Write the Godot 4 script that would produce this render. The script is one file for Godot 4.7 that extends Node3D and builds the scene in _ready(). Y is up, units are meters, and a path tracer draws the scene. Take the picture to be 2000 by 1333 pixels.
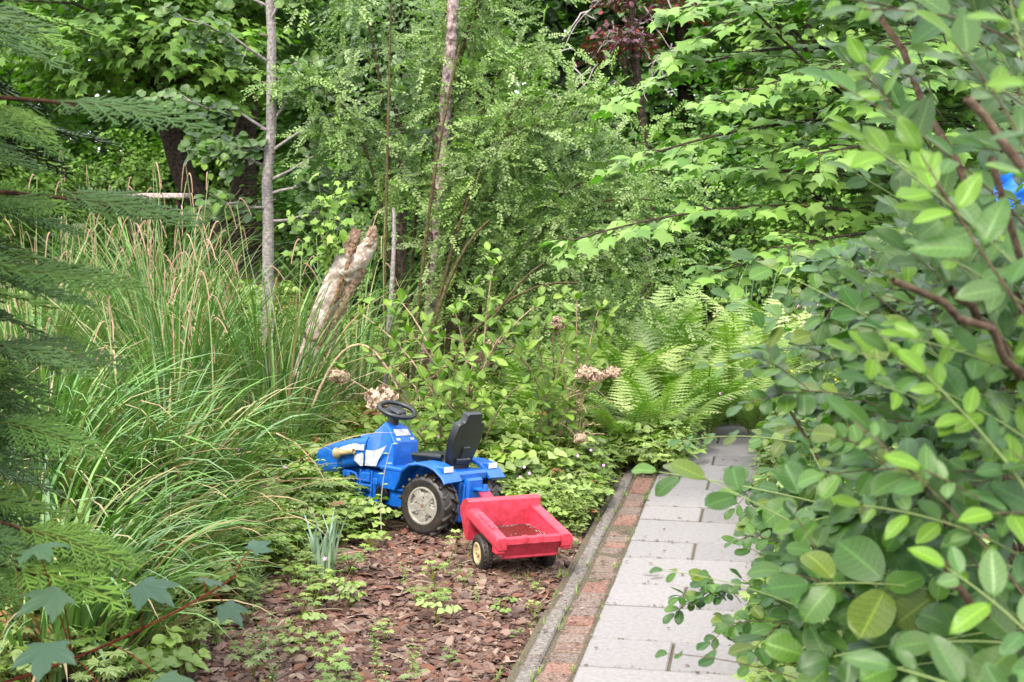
extends Node3D
# A garden corner: a child's blue pedal tractor with a red trailer at the end of a slab path, in thick early summer growth.
# World: y up, metres. The photographer stands at the origin, looking along -Z.

var rng := RandomNumberGenerator.new()
var noise := FastNoiseLite.new()
var EYE := Vector3(0, 1.55, 0)
var mats := {}
var names := {}

# ---------------------------------------------------------------- mesh helpers
class Soup:                                   # loose triangles, smoothed across soft creases
	var v := PackedVector3Array()
	var c := PackedColorArray()
	var col := Color.WHITE
	func tri(a: Vector3, b: Vector3, d: Vector3) -> void:
		v.append(a); v.append(b); v.append(d)
		c.append(col); c.append(col); c.append(col)
	func quad(a: Vector3, b: Vector3, d: Vector3, e: Vector3) -> void:
		tri(a, b, d); tri(a, d, e)
	func box(center: Vector3, size: Vector3, bev: float, xf := Transform3D()) -> void:
		var h := size * 0.5
		var b := minf(bev, minf(h.x, minf(h.y, h.z)) * 0.9)
		var P := {}
		for sx in [-1, 1]:
			for sy in [-1, 1]:
				for sz in [-1, 1]:
					for ax in 3:
						var s := Vector3(sx, sy, sz)
						var p := s * h - s * b
						p[ax] = s[ax] * h[ax]
						P[[sx, sy, sz, ax]] = xf * (center + p)
		var mid := xf * center
		for ax in 3:
			var u := (ax + 1) % 3
			var w := (ax + 2) % 3
			for s: int in [-1, 1]:
				var k := []
				for q in [[-1, -1], [1, -1], [1, 1], [-1, 1]]:
					var sg := [0, 0, 0]
					sg[ax] = s; sg[u] = q[0]; sg[w] = q[1]
					k.append(P[[sg[0], sg[1], sg[2], ax]])
				_out(k[0], k[1], k[2], mid); _out(k[0], k[2], k[3], mid)
			for su in [-1, 1]:
				for sw in [-1, 1]:
					var e := []
					for sa in [-1, 1]:
						var sg := [0, 0, 0]
						sg[ax] = sa; sg[u] = su; sg[w] = sw
						e.append(P[[sg[0], sg[1], sg[2], u]]); e.append(P[[sg[0], sg[1], sg[2], w]])
					_out(e[0], e[1], e[3], mid); _out(e[0], e[3], e[2], mid)
		for sx in [-1, 1]:
			for sy in [-1, 1]:
				for sz in [-1, 1]:
					_out(P[[sx, sy, sz, 0]], P[[sx, sy, sz, 1]], P[[sx, sy, sz, 2]], mid)
	func _out(a: Vector3, b: Vector3, d: Vector3, mid: Vector3) -> void:
		var n := (d - a).cross(b - a)
		if n.dot((a + b + d) / 3.0 - mid) < 0.0:
			tri(a, d, b)
		else:
			tri(a, b, d)
	func loft(rings: Array, caps := true) -> void:      # rings of equal count; clockwise seen along the loft
		var n: int = rings[0].size()
		for r in rings.size() - 1:
			for k in n:
				var j := (k + 1) % n
				quad(rings[r][k], rings[r + 1][k], rings[r + 1][j], rings[r][j])
		if caps:
			for e in [0, rings.size() - 1]:
				var mid := Vector3.ZERO
				for p in rings[e]: mid += p
				mid /= n
				for k in n:
					var j := (k + 1) % n
					if e == 0: tri(mid, rings[e][k], rings[e][j])
					else: tri(mid, rings[e][j], rings[e][k])
	func lathe(profile: Array, segs: int, xf := Transform3D()) -> void:   # profile (radius, along x); axis x
		var rings := []
		for p in profile:
			var ring := []
			for k in segs:
				var a := TAU * k / segs
				ring.append(xf * Vector3(p.y, p.x * cos(a), p.x * sin(a)))
			rings.append(ring)
		loft(rings, false)
	func tube(pts: Array, radii: Array, sides := 8, caps := true) -> void:
		var rings := []
		var t0: Vector3 = (pts[1] - pts[0]).normalized()
		var nn := t0.cross(Vector3.UP if absf(t0.y) < 0.9 else Vector3.RIGHT).normalized()
		for i in pts.size():
			var t: Vector3 = (pts[mini(i + 1, pts.size() - 1)] - pts[maxi(i - 1, 0)]).normalized()
			nn = (nn - t * nn.dot(t)).normalized()
			var bb := nn.cross(t)
			var ring := []
			for k in sides:
				var a := -TAU * k / sides
				ring.append(pts[i] + (nn * cos(a) + bb * sin(a)) * radii[i])
			rings.append(ring)
		loft(rings, caps)
	func prism(poly: Array, xa: float, xb: float, xf := Transform3D()) -> void:   # outline of (z, y), pushed along x
		var r1 := []
		var r2 := []
		for p in poly:
			r1.append(xf * Vector3(xa, p.y, p.x)); r2.append(xf * Vector3(xb, p.y, p.x))
		var idx := Geometry2D.triangulate_polygon(PackedVector2Array(poly))
		var flip := not Geometry2D.is_polygon_clockwise(PackedVector2Array(poly))
		var s := 1.0 if xb > xa else -1.0
		for k in poly.size():
			var j := (k + 1) % poly.size()
			if (s > 0) != flip: quad(r1[k], r1[j], r2[j], r2[k])
			else: quad(r1[k], r2[k], r2[j], r1[j])
		for i in range(0, idx.size(), 3):
			for side in 2:
				var R = r1 if side == 0 else r2
				var a = R[idx[i]]
				var b = R[idx[i + 1]]
				var d = R[idx[i + 2]]
				var want := (xf.basis * Vector3(-s if side == 0 else s, 0, 0))
				if ((d - a) as Vector3).cross(b - a).dot(want) < 0.0: tri(a, d, b)
				else: tri(a, b, d)
	func commit(crease := 40.0) -> ArrayMesh:
		var near := {}
		var fn := PackedVector3Array()
		var lim := cos(deg_to_rad(crease))
		for f in v.size() / 3:
			var n := (v[f * 3 + 2] - v[f * 3]).cross(v[f * 3 + 1] - v[f * 3])
			fn.append(n)
			for k in 3:
				var key := Vector3i((v[f * 3 + k] * 20000.0).round())
				if not near.has(key): near[key] = PackedInt32Array()
				near[key].append(f)
		var nn := PackedVector3Array()
		nn.resize(v.size())
		for f in v.size() / 3:
			var me := fn[f].normalized()
			for k in 3:
				var s := Vector3.ZERO
				for o in near[Vector3i((v[f * 3 + k] * 20000.0).round())]:
					if me.dot(fn[o].normalized()) > lim: s += fn[o]
				nn[f * 3 + k] = s.normalized() if s.length_squared() > 0.0 else me
		var arr := []
		arr.resize(Mesh.ARRAY_MAX)
		arr[Mesh.ARRAY_VERTEX] = v; arr[Mesh.ARRAY_NORMAL] = nn; arr[Mesh.ARRAY_COLOR] = c
		var m := ArrayMesh.new()
		m.add_surface_from_arrays(Mesh.PRIMITIVE_TRIANGLES, arr)
		return m

class Geo:                                    # indexed sheets and tubes, for plants
	var v := PackedVector3Array()
	var n := PackedVector3Array()
	var c := PackedColorArray()
	var uv := PackedVector2Array()
	var ix := PackedInt32Array()
	func sheet(P: PackedVector3Array, rows: int, cols: int, col: Color, wrap := false, xf := Transform3D(), col2 := Color(-1, 0, 0)) -> void:
		var at := v.size()
		for r in rows:
			for k in cols:
				var a := P[mini(r + 1, rows - 1) * cols + k] - P[maxi(r - 1, 0) * cols + k]
				var k0 := (k + cols - 1) % cols if wrap else maxi(k - 1, 0)
				var k1 := (k + 1) % cols if wrap else mini(k + 1, cols - 1)
				var b := P[r * cols + k1] - P[r * cols + k0]
				if b.length_squared() < 1e-14:
					var rr := r - 1 if r > 0 else r + 1
					b = P[rr * cols + k1] - P[rr * cols + k0]
				v.append(xf * P[r * cols + k])
				n.append((xf.basis * b.cross(a)).normalized())
				c.append(col if col2.r < 0.0 else col.lerp(col2, float(r) / (rows - 1)))
				uv.append(Vector2(float(k) / maxi(cols - 1, 1), float(r) / (rows - 1)))
		for r in rows - 1:
			for k in (cols if wrap else cols - 1):
				var j := (k + 1) % cols
				var a := at + r * cols + k
				var b := at + (r + 1) * cols + k
				var d := at + (r + 1) * cols + j
				var e := at + r * cols + j
				ix.append(a); ix.append(b); ix.append(d); ix.append(a); ix.append(d); ix.append(e)
	func tube(pts: PackedVector3Array, r0: float, r1: float, sides: int, col: Color, xf := Transform3D(), wob := 0.0) -> void:
		var P := PackedVector3Array()
		var t0 := (pts[1] - pts[0]).normalized()
		var nn := t0.cross(Vector3.UP if absf(t0.y) < 0.9 else Vector3.RIGHT).normalized()
		var m := pts.size()
		for i in m:
			var t := (pts[mini(i + 1, m - 1)] - pts[maxi(i - 1, 0)]).normalized()
			nn = (nn - t * nn.dot(t)).normalized()
			var bb := t.cross(nn)
			var rad := lerpf(r0, r1, float(i) / (m - 1))
			for k in sides:
				var a := TAU * k / sides
				var rr := rad * (1.0 + wob * sin(i * 2.3 + k * 1.9) + wob * 0.7 * sin(i * 0.9 + k * 4.1))
				P.append(pts[i] + (nn * cos(a) + bb * sin(a)) * rr)
		sheet(P, m, sides, col, true, xf)
	func fan(outline: PackedVector3Array, center: Vector3, col: Color, xf := Transform3D(), col2 := Color(-1, 0, 0)) -> void:   # anticlockwise from above when forward is -Z
		var at := v.size()
		var m := outline.size()
		v.append(xf * center); c.append(col); uv.append(Vector2(0.5, 0.2)); n.append(Vector3.ZERO)
		for p in outline:
			v.append(xf * p); c.append(col if col2.r < 0.0 else col2); n.append(Vector3.ZERO)
			uv.append(Vector2(0.5 + p.x * 0.5, 0.2 - p.z * 0.6))
		for k in m - 1:
			var a := at + 1 + k
			var fnn := (v[a + 1] - v[at]).cross(v[a] - v[at])
			ix.append(at); ix.append(a); ix.append(a + 1)
			n[at] += fnn; n[a] += fnn; n[a + 1] += fnn
		for k in m + 1:
			n[at + k] = n[at + k].normalized()
	# a leaf: base at the origin, tip along -Z, upper face +Y. prof picks its outline.
	func leaf(L: float, W: float, prof: int, fold: float, droop: float, rows: int, cols: int, col: Color, xf := Transform3D(), wavy := 0.0) -> void:
		var P := PackedVector3Array()
		for r in rows:
			var t := float(r) / (rows - 1)
			var w := 0.0
			match prof:
				0: w = pow(sin(PI * pow(t, 0.85)), 0.8)                        # ovate
				1: w = pow(maxf(0.0, 1.0 - pow(2.0 * t - 1.0, 2.0)), 0.5)      # round
				2: w = sin(PI * pow(t, 0.7)) * (1.0 - 0.25 * t)                # pointed
				3: w = pow(maxf(0.0, 1.0 - pow(2.0 * t - 1.0, 2.0)), 0.62) * (0.8 + 0.25 * t)   # obovate
			if r == 0 or r == rows - 1: w = 0.02
			for k in cols:
				var s := 2.0 * k / (cols - 1) - 1.0
				var y := absf(s) * w * W * 0.5 * fold - droop * L * t * t + wavy * L * sin(t * 9.0 + s * 2.0) * absf(s)
				P.append(Vector3(s * w * W * 0.5, y, -t * L * (1.0 - 0.25 * droop * t)))
		sheet(P, rows, cols, col, false, xf)
	func mesh() -> ArrayMesh:
		var arr := []
		arr.resize(Mesh.ARRAY_MAX)
		arr[Mesh.ARRAY_VERTEX] = v; arr[Mesh.ARRAY_NORMAL] = n; arr[Mesh.ARRAY_COLOR] = c; arr[Mesh.ARRAY_TEX_UV] = uv; arr[Mesh.ARRAY_INDEX] = ix
		var m := ArrayMesh.new()
		m.add_surface_from_arrays(Mesh.PRIMITIVE_TRIANGLES, arr)
		return m

class Leaves:                                 # where a plant's leaves sit
	var xf: Array[Transform3D] = []
	var tint := PackedInt32Array()
	func put(t: Transform3D, k: int) -> void:
		xf.append(t); tint.append(k)

# ---------------------------------------------------------------- scene helpers
func lin(r: float, g: float, b: float) -> Color:
	return Color(r, g, b)

func mat(key: String, col: Color, rough := 0.6, opts := {}) -> StandardMaterial3D:     # col is linear
	if mats.has(key): return mats[key]
	var m := StandardMaterial3D.new()
	m.resource_name = key
	m.albedo_color = col.linear_to_srgb()
	m.roughness = rough
	m.metallic_specular = opts.get("spec", 0.5)
	m.vertex_color_use_as_albedo = opts.get("vc", true)
	if opts.has("back"):
		m.backlight_enabled = true
		m.backlight = opts.back
	if opts.has("tex"): m.albedo_texture = opts.tex
	if opts.has("bump"):
		m.heightmap_enabled = true
		m.heightmap_texture = opts.bump
		m.heightmap_scale = opts.get("bumpcm", 0.2)
	if opts.has("tri"):
		m.uv1_triplanar = true
		m.uv1_world_triplanar = opts.get("world", false)
		m.uv1_scale = Vector3.ONE * opts.tri
	if opts.has("metal"): m.metallic = opts.metal
	if opts.has("coat"):
		m.clearcoat_enabled = true; m.clearcoat = opts.coat; m.clearcoat_roughness = 0.25
	mats[key] = m
	return m

func tex(size: int, seed_: int, freq: float, oct: int, lo: Color, hi: Color, speck := 0.0, gain := 0.55) -> ImageTexture:   # colours as sRGB multipliers
	var f := FastNoiseLite.new()
	f.seed = seed_; f.frequency = freq; f.fractal_octaves = oct; f.fractal_gain = gain
	var a := f.get_seamless_image(size, size)
	a.convert(Image.FORMAT_L8)
	var src := a.get_data()
	var data := PackedByteArray()
	data.resize(size * size * 3)
	var r := RandomNumberGenerator.new()
	r.seed = seed_
	for i in size * size:
		var t := clampf((src[i] / 255.0 - 0.25) * 2.0, 0.0, 1.0)
		var k := 1.0
		if speck > 0.0:
			k = 1.0 + (r.randf() - 0.5) * speck
		data[i * 3] = clampi(int(lerpf(lo.r, hi.r, t) * k * 255.0), 0, 255)
		data[i * 3 + 1] = clampi(int(lerpf(lo.g, hi.g, t) * k * 255.0), 0, 255)
		data[i * 3 + 2] = clampi(int(lerpf(lo.b, hi.b, t) * k * 255.0), 0, 255)
	return ImageTexture.create_from_image(Image.create_from_data(size, size, false, Image.FORMAT_RGB8, data))

func numbered(called: String) -> String:
	var k: int = names.get(called, 0)
	names[called] = k + 1
	return called if k == 0 else "%s_%03d" % [called, k]

func thing(called: String, label: String, category: String, at := Vector3.ZERO, group := "", kind := "") -> Node3D:
	var o := Node3D.new()
	o.name = numbered(called)
	o.position = at
	add_child(o)
	o.set_meta("label", label)
	if category: o.set_meta("category", category)
	if group: o.set_meta("group", group)
	if kind: o.set_meta("kind", kind)
	return o

func part(called: String, m: Mesh, material: Material, parent: Node3D, xf := Transform3D(), kind := "") -> MeshInstance3D:
	var o := MeshInstance3D.new()
	o.name = called
	o.mesh = m
	o.material_override = material
	o.transform = xf
	parent.add_child(o, true)
	if kind: o.set_meta("kind", kind)
	return o

func many(called: String, m: Mesh, material: Material, parent: Node3D, xfs: Array, cols = null) -> void:   # uncounted copies
	if xfs.is_empty(): return
	var mm := MultiMesh.new()
	mm.transform_format = MultiMesh.TRANSFORM_3D
	mm.use_colors = cols != null
	mm.mesh = m
	mm.instance_count = xfs.size()
	for i in xfs.size():
		mm.set_instance_transform(i, xfs[i])
		if cols != null: mm.set_instance_color(i, cols[i])
	var o := MultiMeshInstance3D.new()
	o.name = called
	o.multimesh = mm
	o.material_override = material
	parent.add_child(o, true)
	o.set_meta("kind", "stuff")

func facing(dir: Vector3, up: Vector3, at: Vector3, s: float) -> Transform3D:   # a leaf at a place: tip along dir, upper face towards up
	var z := -dir.normalized()
	var x := up.cross(z)
	if x.length_squared() < 1e-6: x = Vector3.RIGHT.cross(z)
	x = x.normalized()
	return Transform3D(Basis(x, z.cross(x), z).scaled_local(Vector3.ONE * s), at)

func rv(s := 1.0) -> Vector3:
	return Vector3(rng.randf_range(-s, s), rng.randf_range(-s, s), rng.randf_range(-s, s))

func sees(p: Vector3) -> float:                # how large a metre at p shows to the photographer, 0 outside the frame
	var d := p - EYE
	var zc := -d.z * 0.9947 - d.y * 0.103
	if zc < 0.3: return 0.0
	var u := d.x / zc
	var w := (d.y * 0.9947 - d.z * 0.103) / zc
	return 1.0 / zc if absf(u) < 0.40 and absf(w) < 0.27 else 0.0

# leaves: the ones that show largest become parts of their own, the rest one part of kind stuff for each leaf shape
func hang(o: Node3D, called: String, rest_called: String, set_: Leaves, meshes: Array, key: String, pal: Array, rough: float, back: Color, n_parts: int, texture: Texture2D = null) -> void:
	var order := []
	var base := o.position
	for i in set_.xf.size():
		order.append([sees(set_.xf[i].origin) * set_.xf[i].basis.x.length(), i])
	order.sort_custom(func(a, b): return a[0] > b[0])
	var opts := {"back": back, "spec": 0.42 if rough < 0.45 else 0.36}
	var lift := Color(1.16, 1.20, 1.0)                # early summer foliage, fresh and yellowish
	if texture: opts.tex = texture
	var loose := []
	for m in meshes: loose.append([[], []])
	var white := mat(key, Color.WHITE, rough, opts)
	for k in order.size():
		var i: int = order[k][1]
		var t := set_.xf[i]
		t.origin -= base
		var mi := i % meshes.size()
		var pk := set_.tint[i] % pal.size()
		if k < n_parts and order[k][0] > 0.0:
			var b := (i / 7) % 3
			var cc: Color = pal[pk] * lift * [0.8, 1.0, 1.2][b]
			part(called, meshes[mi], mat("%s_%d_%d" % [key, pk, b], cc, rough, opts), o, t)
		else:
			var cc: Color = pal[pk] * lift * rng.randf_range(0.72, 1.25)
			cc.a = 1.0
			loose[mi][0].append(t); loose[mi][1].append(cc)
	for mi in meshes.size():
		many(rest_called, meshes[mi], white, o, loose[mi][0], loose[mi][1])

func bez(a: Vector3, b: Vector3, d: Vector3, n: int) -> PackedVector3Array:
	var P := PackedVector3Array()
	for i in n:
		var t := float(i) / (n - 1)
		P.append(a * (1 - t) * (1 - t) + b * 2.0 * t * (1 - t) + d * t * t)
	return P

func smooth(a: float, b: float, x: float) -> float:
	var t := clampf((x - a) / (b - a), 0.0, 1.0)
	return t * t * (3.0 - 2.0 * t)

func ground_at(x: float, z: float) -> float:
	var h := 0.0
	h += 0.16 * exp(-(pow(x + 1.95, 2.0) / 0.4 + pow(z + 6.0, 2.0) / 1.5))
	h += 0.75 * smooth(-9.0, -15.0, z) * smooth(0.0, -3.0, x)
	h += 0.25 * smooth(-11.0, -17.0, z) * smooth(0.5, 3.0, x)
	var off := absf(path_t(x, z) - 0.3)
	h += noise.get_noise_2d(x * 30.0, z * 30.0) * 0.05 * smooth(0.45, 1.1, off)
	h -= 0.035 * smooth(0.62, 0.5, off)
	h -= 0.05 * exp(-(pow(x - 0.02, 2.0) + pow(z + 6.62, 2.0)) / 0.015)
	return h

var PD := Vector3(0.1854, 0, -0.9827)          # along the path
var PL := Vector3(-0.9827, 0, -0.1854)         # to its left
func path_t(x: float, z: float) -> float: return x * PL.x + z * PL.z
func path_s(x: float, z: float) -> float: return x * PD.x + z * PD.z

func bark(x: float, z: float) -> float:         # 1 on the bark bed, 0 off it
	var t := path_t(x, z)
	var left := -1.05 + 0.35 * smooth(-5.2, -6.1, z) + 0.12 * noise.get_noise_2d(z * 60.0, 3.0)
	return smooth(0.78, 0.84, t) * smooth(left - 0.1, left + 0.1, x) * smooth(-6.35, -6.1, z)

func _ready() -> void:
	rng.seed = 20240
	noise.seed = 7
	noise.frequency = 0.02
	var cam := Camera3D.new()
	cam.name = "camera"
	cam.position = EYE
	cam.rotation = Vector3(-atan(274.5 / 2650.0), 0, 0)
	cam.fov = 28.23
	cam.near = 0.05
	cam.far = 400.0
	var lens := CameraAttributesPhysical.new()
	lens.frustum_focal_length = 47.72
	lens.frustum_focus_distance = 5.4
	lens.frustum_near = 0.05
	lens.frustum_far = 400.0
	lens.exposure_aperture = 8.0
	cam.attributes = lens
	add_child(cam)
	var we := WorldEnvironment.new()
	we.name = "world_environment"
	var env := Environment.new()
	env.background_mode = Environment.BG_SKY
	var sky := Sky.new()
	var sm := ProceduralSkyMaterial.new()
	sm.sky_top_color = Color(0.90, 0.92, 0.955)
	sm.sky_horizon_color = Color(0.91, 0.925, 0.94)
	sm.sky_curve = 0.2
	sm.ground_bottom_color = Color(0.12, 0.13, 0.09)
	sm.ground_horizon_color = Color(0.35, 0.38, 0.3)
	sm.sky_energy_multiplier = 1.0
	sky.sky_material = sm
	env.sky = sky
	env.tonemap_mode = Environment.TONE_MAPPER_LINEAR
	env.tonemap_exposure = 4.5
	env.background_energy_multiplier = 1.12
	env.sdfgi_enabled = true
	env.ssao_enabled = true
	env.ssil_enabled = true
	we.environment = env
	add_child(we)
	var sun := DirectionalLight3D.new()
	sun.name = "sun"
	sun.light_energy = 0.5
	sun.light_color = Color(1.0, 0.97, 0.92)
	sun.light_angular_distance = 18.0
	sun.shadow_enabled = true
	sun.rotation_degrees = Vector3(-52, -24, 0)
	add_child(sun)
	build_ground()
	build_path()
	build_bark()
	build_tractor()
	build_trailer()
	build_plants()

# ---------------------------------------------------------------- ground, path, bark
func build_ground() -> void:
	var xs := []
	var x := -9.0
	while x < 9.01:
		xs.append(x)
		x += 0.12 if absf(x) < 2.6 else 0.3
	var zs := []
	var z := 1.5
	while z > -22.0:
		zs.append(z)
		z -= 0.12 if z > -10.0 else 0.35
	xs = [-260.0, -60.0, -25.0, -14.0] + xs + [14.0, 25.0, 60.0, 260.0]
	zs = [260.0, 60.0, 20.0, 6.0] + zs + [-28.0, -40.0, -80.0, -260.0]
	var g := Geo.new()
	var at := 0
	for zz in zs:
		for xx in xs:
			var h := ground_at(xx, zz)
			g.v.append(Vector3(xx, h, zz))
			var e := 0.06
			g.n.append(Vector3(ground_at(xx - e, zz) - ground_at(xx + e, zz), 2.0 * e, ground_at(xx, zz - e) - ground_at(xx, zz + e)).normalized())
			var b := bark(xx, zz)
			var soil := lin(0.075, 0.058, 0.04)
			var grassy := lin(0.06, 0.085, 0.025)
			var c := soil.lerp(lin(0.12, 0.07, 0.055), b)
			c = c.lerp(grassy, smooth(-8.5, -10.0, zz) * smooth(0.8, 1.6, xx))
			c = c.lerp(grassy, smooth(-13, -20, zz))
			if absf(xx) > 10 or zz > 3: c = grassy
			g.c.append(c)
			g.uv.append(Vector2(xx, zz))
	for r in zs.size() - 1:
		for k in xs.size() - 1:
			var a := r * xs.size() + k
			var b := a + xs.size()
			g.ix.append_array([a, b, b + 1, a, b + 1, a + 1])
	var t := tex(512, 11, 0.02, 5, Color(0.55, 0.52, 0.5), Color(1, 1, 1), 0.35)
	var m := mat("soil", Color(1.0, 1.0, 1.0), 0.95, {"tex": t, "tri": 1.6, "world": true, "bump": t, "bumpcm": 1.2, "spec": 0.2})
	var o := part("ground", g.mesh(), m, self)
	o.set_meta("kind", "structure")
	o.set_meta("label", "dark garden soil under the plants")

func on_path(s: float, t: float, y: float) -> Vector3:
	return PD * s + PL * t + Vector3(0, y, 0)

func slab_mesh(s: float, t: float, h: float, bev: float) -> ArrayMesh:
	var b := Soup.new()
	b.box(Vector3(0, -h * 0.5, 0), Vector3(t, h, s), bev)
	return b.commit(20)

var joints := []

func build_path() -> void:
	var root := thing("garden_path", "straight path of pale concrete slabs with a narrow red brick edging", "", Vector3.ZERO, "", "structure")
	var turn := Basis(Vector3.UP, -atan2(PD.x, -PD.z))
	var t1 := tex(512, 21, 0.04, 6, Color(0.91, 0.902, 0.89), Color(1, 1, 1), 0.12, 0.7)
	var t2 := tex(512, 22, 0.03, 5, Color(0.72, 0.70, 0.68), Color(1, 1, 1), 0.3)
	var bm := tex(256, 24, 0.06, 4, Color(0.4, 0.4, 0.4), Color(1, 1, 1), 0.3)
	var tones := [lin(0.205, 0.192, 0.190), lin(0.187, 0.176, 0.176), lin(0.218, 0.203, 0.200), lin(0.172, 0.161, 0.160)]
	var sl := []
	for i in 4:
		sl.append(mat("concrete_%d" % i, tones[i], 0.85, {"tex": t1, "tri": 1.7, "world": true, "bump": bm, "bumpcm": 0.02, "spec": 0.3}))
	var full := slab_mesh(0.407, 0.594, 0.05, 0.005)
	var half := slab_mesh(0.283, 0.291, 0.05, 0.005)
	var s := 4.68
	var is_half := true
	while s > 0.6:                                   # back to the start of the first row below the photograph
		s -= 0.295 if not is_half else 0.42
		is_half = not is_half
	is_half = not is_half
	var k := 0
	joints.clear()
	while s < 9.6:
		joints.append(s)
		var d := 0.295 if is_half else 0.42
		for half_i in (2 if is_half else 1):
			var tc := 0.3 if not is_half else (0.149 if half_i == 0 else 0.451)
			var p := on_path(s + d * 0.5, tc, rng.randf_range(-0.005, 0.004))
			var tilt := Basis.from_euler(Vector3(rng.randf_range(-0.008, 0.012), rng.randf_range(-0.008, 0.008), rng.randf_range(-0.006, 0.006)))
			part("slab", half if is_half else full, sl[(k * 7 + half_i * 3) % 4], root, Transform3D(turn * tilt, p))
		s += d
		is_half = not is_half
		k += 1
	var bt := [lin(0.225, 0.125, 0.098), lin(0.215, 0.145, 0.118), lin(0.19, 0.145, 0.126), lin(0.255, 0.145, 0.115), lin(0.205, 0.155, 0.130)]
	var bmats := []
	for i in 5:
		bmats.append(mat("brick_%d" % i, bt[i], 0.9, {"tex": t2, "tri": 4.0, "world": true, "bump": bm, "bumpcm": 0.15, "spec": 0.3}))
	var bricks := []
	for i in 3:
		bricks.append(slab_mesh(0.099, 0.100 + 0.003 * i, 0.06, 0.006))
	s = 0.6
	k = 0
	while s < 9.2:
		var d := 0.1045
		var p := on_path(s, 0.662 + rng.randf_range(-0.004, 0.004), rng.randf_range(-0.008, 0.002) - 0.004)
		var tilt := Basis.from_euler(Vector3(rng.randf_range(-0.03, 0.03), rng.randf_range(-0.04, 0.04), rng.randf_range(-0.02, 0.02)))
		part("brick", bricks[k % 3], bmats[rng.randi() % 5], root, Transform3D(turn * tilt, p))
		s += d
		k += 1
	var km := mat("kerb_concrete", lin(0.195, 0.175, 0.160), 0.9, {"tex": t2, "tri": 3.0, "world": true, "bump": bm, "bumpcm": 0.15, "spec": 0.3})
	var kb := slab_mesh(0.994, 0.055, 0.12, 0.007)
	s = 0.5
	while s < 8.4:
		part("kerb", kb, km, root, Transform3D(turn * Basis(Vector3.UP, rng.randf_range(-0.006, 0.006)), on_path(s, 0.757, rng.randf_range(-0.006, 0.004))))
		s += 1.0
	# sand and crumbs in the joints, dirt drifted over the far left corner
	var g := Geo.new()
	for i in 60:
		var a := TAU * i / 60.0
		g.v.append(Vector3.ZERO)
	g = Geo.new()
	var P := PackedVector3Array()
	for r in 60:
		for q in 12:
			var ss := 0.3 + r * 0.155
			var tt := -0.12 + q * 0.085
			P.append(on_path(ss, tt, -0.011 + 0.006 * noise.get_noise_2d(ss * 400.0, tt * 400.0)))
	g.sheet(P, 60, 12, lin(0.125, 0.108, 0.078))
	var j := part("joint_sand", g.mesh(), mat("sand", Color.WHITE, 0.95, {"tex": t2, "tri": 6.0, "world": true, "spec": 0.2}), root)
	j.set_meta("kind", "stuff")

func chip_mesh(seed_: int) -> ArrayMesh:
	var r := RandomNumberGenerator.new()
	r.seed = seed_
	var b := Soup.new()
	var n := r.randi_range(5, 8)
	var lo := []
	var hi := []
	var el := r.randf_range(0.45, 0.8)
	var th := r.randf_range(0.10, 0.26)
	for k in n:
		var a := -TAU * k / n
		var rr := r.randf_range(0.7, 1.1)
		var p := Vector3(cos(a) * rr, 0, sin(a) * rr * el)
		var bend := 0.18 * p.x * p.x
		lo.append(p * 1.0 + Vector3(0, -th * 0.5 - bend, 0))
		hi.append(p * r.randf_range(0.78, 0.98) + Vector3(0, th * 0.5 - bend + r.randf_range(-0.06, 0.06), 0))
	b.loft([lo, hi])
	return b.commit(30)

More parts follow.
